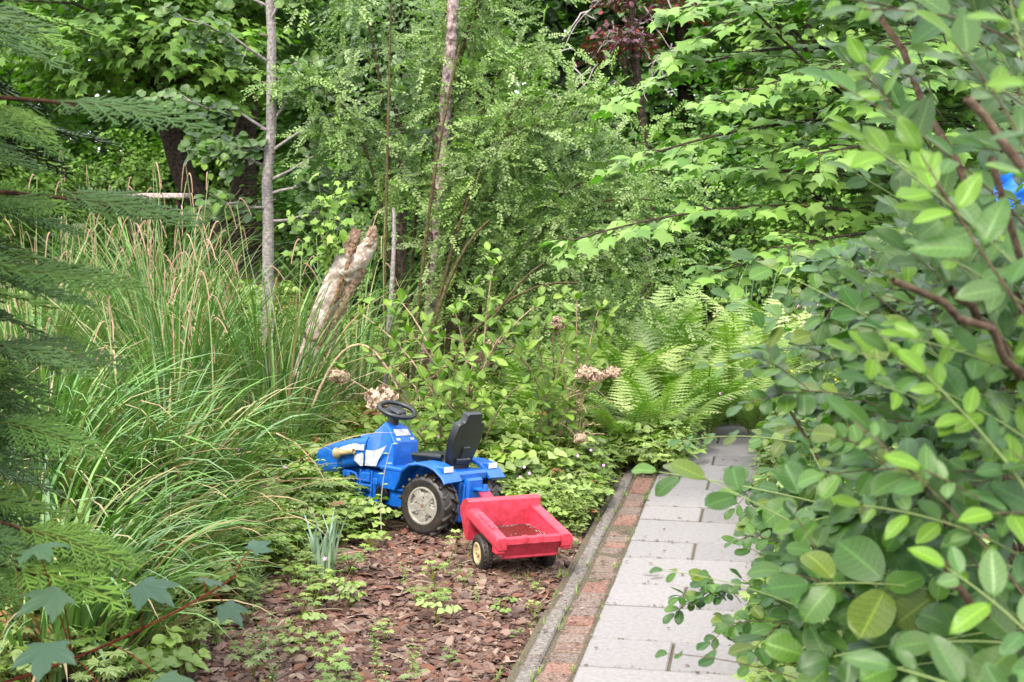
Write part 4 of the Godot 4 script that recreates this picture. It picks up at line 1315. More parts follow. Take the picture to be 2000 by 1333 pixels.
	for q in upright:
		var a := Vector3(q[0] * 0.8, 0, q[3] * 0.4)
		var tip := Vector3(q[2], q[1], q[3])
		var ctrl := Vector3(lerpf(a.x, tip.x, 0.25), tip.y * 0.95, q[3] * 0.7)
		var P := bez(a, ctrl, tip + Vector3(0.3 * signf(q[2] - q[0]), -0.25, 0.1), 18)
		stem_g = Geo.new()
		stem_g.tube(P, 0.018, 0.004, 7, Color.WHITE)
		part("stem", stem_g.mesh(), olive_bark, o)
		for i in range(5, 18):
			for s in 6:
				var side := (Vector3(rng.randf_range(-1, 1), rng.randf_range(-0.7, 0.4), rng.randf_range(-0.6, 1.0))).normalized()
				var len := rng.randf_range(0.15, 0.55)
				var b0 := P[i] + rv(0.04)
				var e := b0 + side * len
				if s < 2:
					stem_g = Geo.new()
				for j in 4:
					var p := b0.lerp(e, (j + rng.randf()) / 4.0) + rv(0.03)
					L.put(facing((side + rv(0.7)).normalized(), (Vector3(0, 0.8, 0.5) + rv(0.5)).normalized(), o.position + p, rng.randf_range(0.11, 0.20)), rng.randi() if s > 3 else i)
	hang(o, "sprig", "foliage", L, sprigs, "tiny_leaf", sm, 0.5, BACK, 0)
	# bare leaning stems in front of it
	var stems := [[Vector3(-0.89, 0.55, -9.2), Vector3(-0.87, 1.6, -9.4), Vector3(-0.83, 2.9, -9.5), 0.014], [Vector3(-0.80, 0.85, -9.1), Vector3(-0.77, 1.2, -9.1), Vector3(-0.79, 1.5, -9.1), 0.022], [Vector3(-0.70, 0.5, -9.2), Vector3(-0.62, 1.5, -9.2), Vector3(-0.35, 2.6, -9.3), 0.016], [Vector3(-0.58, 0.75, -9.0), Vector3(-0.50, 1.15, -9.0), Vector3(-0.15, 1.42, -9.0), 0.017], [Vector3(-0.66, 0.5, -9.3), Vector3(-0.45, 1.6, -9.3), Vector3(0.1, 2.3, -9.3), 0.015], [Vector3(-0.60, 0.95, -8.6), Vector3(-0.2, 1.1, -8.6), Vector3(0.42, 1.03, -8.6), 0.014], [Vector3(-0.45, 0.82, -8.5), Vector3(-0.1, 1.0, -8.5), Vector3(0.2, 1.16, -8.5), 0.012]]
	var stem_words := ["tall straight thin stem left of the birch trunk", "thick short grey stem just right of the tall straight stem", "slim bare stem leaning right in front of the birch trunk", "curved bare stem bending right above the hydrangea", "long slanting bare stem crossing in front of the arching shrub", "nearly level dark stem over the dried flower heads", "short bare stem rising towards the arching shrub's foliage"]
	var sk := -1
	for q in stems:
		sk += 1
		o = thing("bare_stem", stem_words[sk], "stem", Vector3(q[0].x, ground_at(q[0].x, q[0].z), q[0].z), "thin bare stems behind the hydrangea")
		g = Geo.new()
		var P := bez(Vector3(0, -0.05, 0) if q[0].y < 0.6 else Vector3(-0.1, -0.05, 0), q[1] - o.position, q[2] - o.position, 10)
		g.tube(P, q[3], q[3] * 0.5, 7, Color.WHITE)
		part("stem", g.mesh(), olive_bark if q[3] < 0.02 else grey_bark, o)

# ---------------------------------------------------------------- sedges
func blade(g: Geo, base: Vector3, dir: Vector3, L: float, rise: float, w: float, col: Color, tipc: Color, n := 9, limp := 1.0) -> void:
	# an arching keeled blade: leaves base steeply, bends over along dir
	var P := PackedVector3Array()
	var p := base
	var ang := rise
	var side := dir.cross(Vector3.UP).normalized()
	var tw := rng.randf_range(-0.5, 0.5)
	var bend := (rise + rng.randf_range(0.2, 1.25)) / (n - 1) * 1.25 * limp
	for i in n:
		var t := float(i) / (n - 1)
		var tan := dir * cos(ang) + Vector3.UP * sin(ang)
		var nor := -dir * sin(ang) + Vector3.UP * cos(ang)
		var ww := w * (0.55 + 0.9 * t if t < 0.35 else 0.865 * pow(1.0 - (t - 0.35) / 0.65, 0.75)) * 0.5
		var sd := side.rotated(tan, tw * t)
		P.append(p - sd * ww + nor * ww * 0.5)
		P.append(p)
		P.append(p + sd * ww + nor * ww * 0.5)
		p += tan * (L / (n - 1))
		ang -= bend * (0.3 + 1.3 * t)
	g.sheet(P, n, 3, col, false, Transform3D(), tipc)

func stalk_mesh(h: float, r: RandomNumberGenerator) -> ArrayMesh:      # flowering stalk with nodding brown spikes
	var g := Geo.new()
	var lean := Vector3(r.randf_range(-0.12, 0.12), 0, r.randf_range(-0.1, 0.1)) * h
	var P := bez(Vector3.ZERO, Vector3(0, h * 0.6, 0), Vector3(0, h, 0) + lean, 8)
	g.tube(P, 0.0038, 0.0022, 5, lin(0.17, 0.21, 0.07), Transform3D())
	var n := r.randi_range(3, 5)
	for k in n:
		var b := P[7 - k] if k < 4 else P[3]
		var a := r.randf() * TAU
		var d := Vector3(cos(a), 0, sin(a))
		var sl := r.randf_range(0.09, 0.15)
		var Q := bez(b, b + Vector3(0, 0.075, 0) + d * 0.025, b + d * r.randf_range(0.05, 0.09) + Vector3(0, -sl * r.randf_range(0.3, 0.9), 0), 8)
		var R := PackedVector3Array()
		for i in range(0, 3): R.append(Q[i])
		g.tube(R, 0.0014, 0.0016, 3, lin(0.15, 0.17, 0.06))
		R = PackedVector3Array()
		for i in range(2, 8): R.append(Q[i])
		g.tube(R, 0.0036, 0.0024, 5, lin(0.27, 0.165, 0.105) * r.randf_range(0.8, 1.25), Transform3D(), 0.15)
	return g.mesh()

func build_sedges(r: RandomNumberGenerator) -> void:
	var m := mat("sedge_blade", Color.WHITE, 0.45, {"back": Color(0.5, 0.6, 0.22), "spec": 0.35})
	var sm := mat("sedge_stalk", Color.WHITE, 0.7, {"back": Color(0.2, 0.2, 0.12)})
	var greens := [lin(0.095, 0.195, 0.038), lin(0.125, 0.23, 0.05), lin(0.068, 0.15, 0.04), lin(0.15, 0.25, 0.075), lin(0.125, 0.205, 0.095)]
	var dead := [lin(0.33, 0.235, 0.13), lin(0.24, 0.155, 0.085), lin(0.40, 0.31, 0.19)]
	var stalks := []
	for k in 8: stalks.append(stalk_mesh(1.0, r))
	# x, z, blades, length, lean direction (x, z), stalks, stalk height
	var clumps := [[-1.42, -4.35, 300, 0.62, 0.9, 0.2, 0, 0.8, "sedge tussock nearest the photographer in the shade of the cypress"], [-1.62, -4.75, 380, 0.72, 0.9, 0.4, 1, 0.9, "nearest sedge tussock with drooping blades behind the lobed leaf branch"], [-1.42, -5.2, 300, 0.55, 0.85, 0.5, 0, 0.9, "low sedge tussock draping over the edge of the bark mulch"], [-1.85, -5.45, 430, 0.80, 0.9, 0.5, 2, 1.1, "front sedge tussock whose long blades spill down over the mulch edge"], [-1.5, -5.95, 430, 0.85, 0.85, 0.55, 3, 1.15, "sedge tussock with bleached dead blades left of the horsetails"], [-2.1, -6.15, 420, 0.95, 0.8, 0.6, 4, 1.25, "big sedge tussock on the mound behind the front tussock"], [-1.72, -6.65, 420, 0.72, 0.5, 0.65, 6, 1.3, "sedge tussock with long arching blades left of the tractor"], [-1.32, -7.25, 330, 0.62, 0.3, 0.5, 5, 1.2, "sedge tussock behind the tractor's nose"], [-2.45, -5.75, 300, 0.9, 0.9, 0.4, 2, 1.2, "leftmost sedge tussock under the cypress branches"],
		[-2.4, -7.0, 340, 0.95, 0.3, 0.6, 14, 1.4, "sedge clump behind the front tussocks full of flower stalks"], [-1.85, -7.4, 340, 1.0, 0.2, 0.7, 16, 1.4, "sedge clump in the middle of the stand left of the log"], [-1.35, -7.7, 300, 0.95, 0.3, 0.7, 12, 1.35, "sedge clump at the foot of the leaning log"], [-2.85, -8.0, 360, 1.05, 0.2, 0.5, 20, 1.6, "tall sedge clump at the back left of the stand"], [-2.25, -8.4, 360, 1.1, 0.1, 0.6, 22, 1.65, "tall sedge clump in front of the dark maple trunks"], [-1.65, -8.7, 340, 1.0, 0.1, 0.6, 18, 1.6, "tall sedge clump round the foot of the sapling"], [-1.05, -9.0, 200, 0.9, 0.2, 0.5, 10, 1.5, "thin sedge clump behind the leaning log"], [-3.25, -9.3, 320, 1.2, 0.2, 0.4, 22, 1.75, "rear sedge clump with brown nodding flowers by the bench"], [-2.5, -9.7, 320, 1.2, 0.0, 0.5, 20, 1.75, "rear sedge clump between bench and sapling"], [-3.1, -6.7, 260, 0.95, 0.5, 0.4, 9, 1.35, "sedge clump at the left edge behind the cypress"], [-2.95, -11.0, 300, 1.25, 0.0, 0.4, 18, 1.6, "farthest sedge clump in front of the bench"]]
	for c in clumps:
		var at := Vector3(c[0], ground_at(c[0], c[1]), c[1])
		var o := thing("sedge_tussock", c[8], "sedge", at)
		var g := Geo.new()
		var lean := Vector3(c[4], 0, c[5])
		for i in int(c[2] * 0.75):
			var a := rng.randf() * TAU
			var rad := Vector3(cos(a), 0, sin(a))
			var base := rad * rng.randf_range(0.0, 0.26)
			var dir := (rad * rng.randf_range(0.4, 1.0) + lean * rng.randf_range(0.2, 1.0))
			if dir.length() < 0.05: dir = Vector3(1, 0, 0)
			dir = dir.normalized()
			var dd := rng.randf()
			var isdead := dd < 0.13
			var col: Color = dead[rng.randi() % 3] if isdead else greens[rng.randi() % 5]
			col = col * rng.randf_range(0.75, 1.2)
			var tip: Color = col.lerp(dead[0], 0.75) if rng.randf() < 0.15 else col
			var L: float = (c[3] + (0.35 if c[1] < -7.3 else 0.0)) * rng.randf_range(0.55, 1.2)
			var upright: bool = c[1] < -6.4
			blade(g, base, dir, L, (rng.randf_range(1.2, 1.54) if upright else rng.randf_range(0.95, 1.5)) if not isdead else rng.randf_range(0.5, 1.2), rng.randf_range(0.010, 0.020) if upright else rng.randf_range(0.013, 0.028), col, tip, 9, rng.randf_range(0.3, 0.85) if upright else rng.randf_range(0.55, 1.05))
		part("blades", g.mesh(), m, o, Transform3D(), "stuff")
		for i in int(c[6] * 0.38):
			var s: float = c[7] * rng.randf_range(0.72, 1.05)
			var sxz := s
			part("flower_stalk", stalks[rng.randi() % 8], sm, o, Transform3D(Basis(Vector3.UP, rng.randf() * TAU).scaled_local(Vector3(1.15, s, 1.15)) * Basis.from_euler(Vector3(rng.randf_range(-0.12, 0.12), 0, rng.randf_range(-0.12, 0.12))), Vector3(rng.randf_range(-0.42, 0.42), 0, rng.randf_range(-0.4, 0.4))))

# ---------------------------------------------------------------- leaning log
func build_log(r: RandomNumberGenerator) -> void:
	var o := thing("leaning_log", "bare pale dead trunk leaning to the right with a broken forked top", "dead trunk", Vector3(-1.34, 0, -8.25))
	var barkm := bark_mat("log_wood", Color(0.44, 0.39, 0.35), Color(0.78, 0.72, 0.68), 81, 0.35, 2.0)
	var rot := bark_mat("rotten_wood", Color(0.30, 0.235, 0.19), Color(0.64, 0.54, 0.46), 82, 0.8, 4.0)
	var g := Geo.new()
	var P := PackedVector3Array()
	for i in 24:
		var t := i / 23.0
		P.append(Vector3(0.05 * t + 0.30 * t * t, -0.05 + 1.28 * t, 0.0))
	g.tube(P, 0.074, 0.070, 22, Color.WHITE, Transform3D(), 0.05)
	part("trunk", g.mesh(), barkm, o)
	g = Geo.new()
	g.tube(PackedVector3Array([Vector3(0.13, 0.72, 0.05), Vector3(0.10, 0.74, 0.075), Vector3(0.085, 0.745, 0.088)]), 0.035, 0.018, 9, Color(0.75, 0.62, 0.55), Transform3D(), 0.12)
	part("knot", g.mesh(), barkm, o)
	g = Geo.new()
	g.tube(PackedVector3Array([Vector3(0.11, 0.64, 0.03), Vector3(0.10, 0.62, 0.065), Vector3(0.095, 0.58, 0.07)]), 0.03, 0.015, 9, Color(0.6, 0.5, 0.42), Transform3D(), 0.2)
	part("knot", g.mesh(), rot, o)
	# broken right side with rotten wood, two stub limbs
	for q in [[Vector3(0.19, 0.62, -0.01), Vector3(0.26, 0.9, 0.0), Vector3(0.42, 1.15, 0.01), 0.04, 0.045], [Vector3(0.32, 1.1, 0.02), Vector3(0.42, 1.16, 0.03), Vector3(0.49, 1.32, 0.02), 0.06, 0.043], [Vector3(0.33, 1.16, 0.0), Vector3(0.36, 1.25, 0.0), Vector3(0.40, 1.38, 0.0), 0.055, 0.03], [Vector3(0.47, 1.27, 0.02), Vector3(0.50, 1.34, 0.03), Vector3(0.50, 1.40, 0.03), 0.045, 0.02]]:
		g = Geo.new()
		g.tube(bez(q[0], q[1], q[2], 9), q[3], q[4], 12, Color.WHITE, Transform3D(), 0.22)
		part("stub", g.mesh(), rot if q[3] < 0.057 else barkm, o)
	g = Geo.new()
	for i in 22:
		var y := rng.randf_range(0.1, 1.1)
		var a := Vector3(0.05 * y / 1.25 + 0.30 * pow(y / 1.25, 2.0) + 0.06, y, 0.06 + 0.02 * rng.randf())
		g.tube(PackedVector3Array([a, a + Vector3(0.035, 0.12, 0.008), a + Vector3(0.06, 0.24, -0.01)]), 0.012, 0.003, 5, Color(0.8, 0.7, 0.6), Transform3D(), 0.3)
	part("bark_shreds", g.mesh(), rot, o, Transform3D(), "stuff")
	# seedling leaves sprouting on its top
	var m := maple_leaves(r)
	var s := thing("sprouting_seedling", "light green maple seedling sprouting on top of the leaning log", "plant", Vector3(-1.12, 1.12, -8.27))
	g = Geo.new()
	var L := Leaves.new()
	for i in 12:
		var tip := Vector3(rng.randf_range(-0.22, 0.16), rng.randf_range(0.05, 0.55), rng.randf_range(-0.08, 0.2))
		g.tube(bez(Vector3(0.02, 0, 0), Vector3(tip.x * 0.3, tip.y * 0.7, tip.z), tip, 6), 0.004, 0.002, 4, Color(0.5, 0.6, 0.25))
		for k in 11:
			L.put(facing((Vector3(tip.x, -0.2, 0.5) + rv(0.8)).normalized(), (Vector3(0, 0.9, 0.6) + rv(0.5)).normalized(), s.position + tip * rng.randf_range(0.3, 1.05) + rv(0.06), rng.randf_range(0.035, 0.06)), rng.randi())
	part("stems", g.mesh(), mat("green_stem", lin(0.14, 0.18, 0.06), 0.6), s)
	hang(s, "leaf", "leaves", L, m, "seedling_leaf", [lin(0.15, 0.23, 0.045), lin(0.12, 0.20, 0.035), lin(0.18, 0.26, 0.06)], 0.5, BACK, 120)

# ---------------------------------------------------------------- hydrangea
func floret_head(n: int, r: RandomNumberGenerator, flat: float) -> ArrayMesh:
	var g := Geo.new()
	for i in n:
		var d := Vector3(r.randfn(), r.randfn() * 0.8 + 0.3, r.randfn()).normalized()
		var p := d * Vector3(1, flat, 1) * r.randf_range(0.75, 1.0)
		var up := (d + Vector3(r.randf_range(-0.5, 0.5), r.randf_range(-0.5, 0.5), r.randf_range(-0.5, 0.5))).normalized()
		var k := r.randf_range(0.55, 1.2)
		for q in 4:
			var a := TAU * q / 4 + r.randf()
			var t := up.cross(Vector3(0.3, 1, 0.2)).normalized().rotated(up, a)
			g.leaf(0.22, 0.20, 1, 0.5, r.randf_range(-0.4, 0.5), 3, 3, Color(k, k * 0.96, k * 0.92), facing(t, up, p, 1.0))
		if i % 3 == 0: g.tube(PackedVector3Array([Vector3(0, -0.6, 0), p]), 0.02, 0.012, 3, Color(0.55, 0.42, 0.3))
	return g.mesh()

func build_hydrangea(r: RandomNumberGenerator) -> void:
	var woody := bark_mat("tan_stem", Color(0.47, 0.40, 0.32), Color(0.70, 0.61, 0.50), 91, 0.1, 6.0)
	var headm := mat("dried_flower", lin(0.50, 0.37, 0.28), 0.85, {"back": Color(0.4, 0.34, 0.26), "spec": 0.2})
	var greens := [lin(0.20, 0.295, 0.06), lin(0.23, 0.325, 0.07), lin(0.155, 0.25, 0.05), lin(0.27, 0.355, 0.085)]
	var lf := ovate_leaves(0, 0.6, 7, 5, r, 4, 0.12, 0.25)
	var heads := []
	for k in 3: heads.append(floret_head(95, r, 0.75))
	# bush base; shoots [tip x, y, z, leafy]; flower heads [x, y, z, radius]
	var bushes := [[Vector3(-0.30, 0, -7.35), "hydrangea with tan forked stems and dried flower heads behind the tractor", [[-0.10, 1.20, -7.3, 1], [-0.30, 0.95, -7.2, 1], [-0.55, 0.85, -7.2, 1], [-0.75, 0.75, -7.1, 1], [-0.45, 0.62, -7.0, 1], [-0.05, 0.85, -7.1, 1], [0.12, 0.98, -7.3, 1], [-0.62, 0.98, -7.6, 1], [-0.28, 0.78, -6.9, 1], [-0.52, 0.42, -6.75, 1], [-0.38, 0.5, -6.75, 1], [-0.15, 0.55, -6.85, 1], [-0.85, 0.9, -7.7, 1], [0.05, 0.6, -7.0, 1], [-0.95, 0.6, -7.4, 0], [-0.62, 0.70, -6.95, 0], [-0.70, 0.62, -7.0, 0], [-0.2, 0.72, -7.2, 0]], [[-0.665, 0.545, -6.85, 0.085], [-0.94, 0.60, -7.3, 0.06], [-0.20, 0.70, -7.35, 0.05], [-0.10, 0.78, -7.3, 0.04]]],
		[Vector3(0.25, 0, -7.55), "hydrangea with clustered dried heads in front of the ferns", [[0.22, 0.92, -7.5, 1], [0.36, 1.0, -7.5, 1], [0.48, 0.95, -7.5, 1], [0.12, 0.85, -7.4, 1], [0.05, 0.70, -7.3, 1], [0.42, 0.70, -7.3, 1], [0.30, 0.78, -7.3, 1], [0.52, 0.82, -7.6, 1], [0.2, 0.55, -7.2, 1], [0.40, 0.62, -7.2, 0], [0.54, 0.63, -7.2, 0], [-0.05, 0.8, -7.4, 0], [0.24, 0.87, -7.5, 0], [0.40, 0.40, -7.0, 0]], [[0.24, 0.87, -7.5, 0.06], [0.395, 0.635, -7.2, 0.06], [0.44, 0.625, -7.15, 0.05], [0.535, 0.635, -7.2, 0.05], [0.355, 0.32, -6.95, 0.04]]]]
	for bq in bushes:
		var o := thing("hydrangea", bq[1], "shrub", bq[0])
		var L := Leaves.new()
		for q in bq[2]:
			var tip: Vector3 = Vector3(q[0], q[1], q[2]) - bq[0]
			var a := Vector3(rng.randf_range(-0.12, 0.12), 0, rng.randf_range(-0.1, 0.1))
			var P := bez(a, Vector3(lerpf(a.x, tip.x, 0.35), tip.y * 0.75, tip.z * 0.4), tip, 9)
			var g := Geo.new()
			g.tube(P, 0.0075, 0.0035, 6, Color.WHITE)
			part("stem", g.mesh(), woody, o)
			if q[3] == 0:                                  # dead forked wood
				for k in 4:
					g = Geo.new()
					var b0 := P[4 + k]
					g.tube(limb_pts(b0, b0 + Vector3(rng.randf_range(-0.22, 0.2), rng.randf_range(-0.12, 0.12), rng.randf_range(0, 0.12)), 0.015, 5), 0.004, 0.002, 4, Color.WHITE)
					part("dead_twig", g.mesh(), woody, o)
				continue
			for i in range(2, 9):
				var dirn := (P[i] - P[i - 1]).normalized()
				var rot := rng.randf() * TAU
				var sz := rng.randf_range(0.06, 0.10) * (0.85 if i == 8 else 1.0)
				for s in (4 if i == 8 else 2):
					var sd := dirn.cross(Vector3(0.3, 0.2, 1.0)).normalized().rotated(dirn, rot + PI * s + (PI * 0.5 if s > 1 else 0.0))
					var d := (sd * 0.9 + dirn * (0.5 if i < 8 else 0.8) + Vector3(0, -0.1, 0)).normalized()
					L.put(facing(d, (Vector3(0, 1, 0.25) + dirn * 0.5 + rv(0.3)).normalized(), o.position + P[i], sz), rng.randi())
				if rng.randf() < 0.9:                        # side shoot
					var sd := (rv() + Vector3(0, 0.25, 0.3)).normalized()
					var e := P[i] + sd * rng.randf_range(0.08, 0.2)
					for s in 4:
						var d := (sd * 0.5 + rv()).normalized()
						L.put(facing(d, (Vector3(0, 1, 0.3) + rv(0.35)).normalized(), o.position + e, rng.randf_range(0.045, 0.08)), rng.randi())
		for h in bq[3]:
			part("dried_flower_head", heads[rng.randi() % 3], headm, o, Transform3D(Basis(Vector3.UP, rng.randf() * TAU).scaled_local(Vector3.ONE * h[3]), Vector3(h[0], h[1], h[2]) - bq[0]))
		hang(o, "leaf", "leaves", L, lf, "hydrangea_leaf", greens, 0.5, BACK, 300, vein)
	# one long arching cane of last year
	var cane := thing("arching_cane", "long bare tan cane arching over from the log towards the tractor", "stem", Vector3(-1.05, 0.45, -7.2))
	var g := Geo.new()
	g.tube(bez(Vector3(-0.02, 0, 0), Vector3(0.22, 0.62, 0.05), Vector3(0.45, 0.12, 0.15), 12), 0.008, 0.005, 7, Color.WHITE)
	part("cane", g.mesh(), woody, cane)

# ---------------------------------------------------------------- ferns
func frond(r: RandomNumberGenerator) -> ArrayMesh:
	var g := Geo.new()
	var n := 24
	var P := PackedVector3Array()
	var p := Vector3.ZERO
	var ang := r.randf_range(1.18, 1.42)
	var bend := r.randf_range(0.8, 1.45)
	var sway := r.randf_range(-0.12, 0.12)
	for i in n + 1:
		P.append(p)
		p += Vector3(sway * i / n, sin(ang), -cos(ang)) * (1.0 / n)
		ang -= bend / n * (0.4 + 1.2 * i / n)
	g.tube(P, 0.0075, 0.002, 4, Color(0.95, 0.85, 0.5))
	for i in range(3, n):
		var t := float(i) / n
		var l := 0.20 * pow(sin(PI * pow(t * 0.96 + 0.02, 0.72)), 0.85)
		var tan := (P[i + 1] - P[i - 1]).normalized()
		var up := tan.cross(Vector3.RIGHT).normalized()
		if up.y < 0: up = -up
		for s: float in [-1.0, 1.0]:
			var d := (Vector3.RIGHT * s * 0.93 + tan * 0.42 - up * 0.06 + Vector3(0, r.randf_range(-0.08, 0.08), 0)).normalized()
			var xf := facing(d, up, P[i], 1.0)
			var Q := PackedVector3Array()
			var m := 11
			for k in m:
				var u := float(k) / (m - 1)
				var w := 0.030 * (1.0 - pow(u, 1.6)) * (1.0 if k % 2 == 1 else 0.45) + 0.0008
				var y := -0.15 * l * u * u
				Q.append(Vector3(-w * 0.7, y + 0.15 * w, -u * l - (0.006 if k % 2 == 1 else 0.0)))
				Q.append(Vector3(0, y, -u * l))
				Q.append(Vector3(w * 0.7, y + 0.15 * w, -u * l - (0.006 if k % 2 == 1 else 0.0)))
			var kk := r.randf_range(0.85, 1.12)
			g.sheet(Q, m, 3, Color(kk, kk, kk), false, xf)
	return g.mesh()

func build_ferns(r: RandomNumberGenerator) -> void:
	var fr := []
	for k in 5: fr.append(frond(r))
	var greens := [lin(0.18, 0.27, 0.055), lin(0.24, 0.33, 0.085), lin(0.16, 0.25, 0.055), lin(0.30, 0.37, 0.12)]
	var spots := [[0.92, -8.35, 0.64, "fern nearest the hydrangea with fronds arching over the ground cover"], [1.30, -8.9, 0.66, "bright fern at the bend of the path"], [0.62, -8.9, 0.85, "shaded fern behind the dried hydrangea heads"], [1.55, -9.5, 0.75, "fern behind the bright fern at the lawn edge"], [1.05, -9.7, 0.9, "upright fern in front of the arching shrub"], [1.75, -10.6, 0.85, "pale fern by the iris leaves"], [1.35, -11.0, 0.9, "rear pale fern below the maple branches"], [2.15, -11.3, 0.9, "rear right fern with feathery fronds by the irises"], [1.0, -10.8, 0.9, "rear fern under the arching shrub"], [0.2, -8.6, 0.7, "fern in the shade between the two hydrangeas"], [1.62, -8.95, 0.5, "small fern at the end of the path"], [0.70, -8.15, 0.55, "low fern touching the dried flower heads"], [1.12, -9.2, 0.7, "fern between the bright fern and the shaded fern"], [1.85, -9.9, 0.7, "pale fern at the edge of the lawn before the irises"]]
	for q in spots:
		var o := thing("fern", q[3], "fern", Vector3(q[0], ground_at(q[0], q[1]), q[1]))
		var n := 13
		for i in n:
			var a := TAU * (i + rng.randf_range(-0.3, 0.3)) / n
			var s: float = q[2] * rng.randf_range(0.8, 1.2)
			var c: Color = greens[rng.randi() % 4]
			var k := rng.randi() % 4
			part("frond", fr[rng.randi() % 5], mat("frond_%d" % k, greens[k], 0.5, {"back": BACK}), o, Transform3D((Basis(Vector3.UP, a) * Basis(Vector3.RIGHT, rng.randf_range(-0.25, 0.2))).scaled_local(Vector3.ONE * s), Vector3(0, 0.02, 0) + Vector3(-sin(a), 0, -cos(a)) * 0.03))

# ---------------------------------------------------------------- ground cover
func herb(kind: int, r: RandomNumberGenerator) -> ArrayMesh:       # one low plant about 1 unit across
	var g := Geo.new()
	var n := 7 if kind != 2 else 4
	for i in n:
		var a := TAU * i / n + r.randf_range(-0.4, 0.4)
		var h := r.randf_range(0.45, 1.0)
		var d := Vector3(cos(a), 0, sin(a))
		var tip := d * r.randf_range(0.15, 0.5) + Vector3(0, h, 0)
		g.tube(bez(Vector3.ZERO, Vector3(0, h * 0.6, 0), tip, 4), 0.012, 0.008, 3, Color(1.0, 0.75, 0.5))
		var k := r.randf_range(0.8, 1.2)
		var col := Color(k, k, k * 0.95)
		var up := (Vector3(0, 1, 0) + d * 0.35 + Vector3(r.randf_range(-0.3, 0.3), 0, r.randf_range(-0.3, 0.3))).normalized()
		if kind == 0:                             # three leaflets
			for q in 3:
				g.leaf(r.randf_range(0.26, 0.36), 0.24, 0, 0.25, 0.2, 5, 3, col, facing(d.rotated(Vector3.UP, (q - 1) * 1.25), up, tip, 1.0), 0.03)
		elif kind == 1:                           # cut, five-fingered
			for q in 5:
				var dd := d.rotated(Vector3.UP, (q - 2) * 0.85)
				var xf := facing(dd, up, tip, 1.0)
				var L := r.randf_range(0.24, 0.34) * (1.0 if q == 2 else 0.85)
				g.leaf(L, L * 0.35, 2, 0.2, 0.15, 4, 3, col, xf)
				for s: float in [-1.0, 1.0]:
					g.leaf(L * 0.5, L * 0.2, 2, 0.2, 0.1, 3, 3, col, xf * facing(Vector3(s * 0.7, 0, -0.7), Vector3.UP, Vector3(0, 0, -L * 0.35), 1.0))
		else:                                     # upright stem with pairs of leaves
			for q in 5:
				var p := Vector3(0, 0.15, 0).lerp(tip, q / 4.0)
				for s in 2:
					var dd := d.rotated(Vector3.UP, q * 1.57 + PI * s)
					g.leaf(r.randf_range(0.2, 0.3) * (1.1 - q * 0.12), 0.13, 0, 0.2, 0.25, 4, 3, col, facing((dd + Vector3(0, 0.25, 0)).normalized(), Vector3.UP, p, 1.0))
	return g.mesh()

func tuft(r: RandomNumberGenerator) -> ArrayMesh:
	var g := Geo.new()
	for i in 9:
		var a := r.randf() * TAU
		var d := Vector3(cos(a), 0, sin(a))
		var h := r.randf_range(0.5, 1.0)
		var P := PackedVector3Array()
		for k in 5:
			var t := k / 4.0
			var c := d * (0.1 + 0.45 * t * t) * h + Vector3(0, h * (t - 0.25 * t * t), 0)
			var w := 0.022 * (1.0 - t) + 0.001
			var s := d.cross(Vector3.UP)
			P.append(c - s * w); P.append(c + s * w)
		var k2 := r.randf_range(0.75, 1.2)
		g.sheet(P, 5, 2, Color(k2, k2, k2 * 0.9))
	return g.mesh()

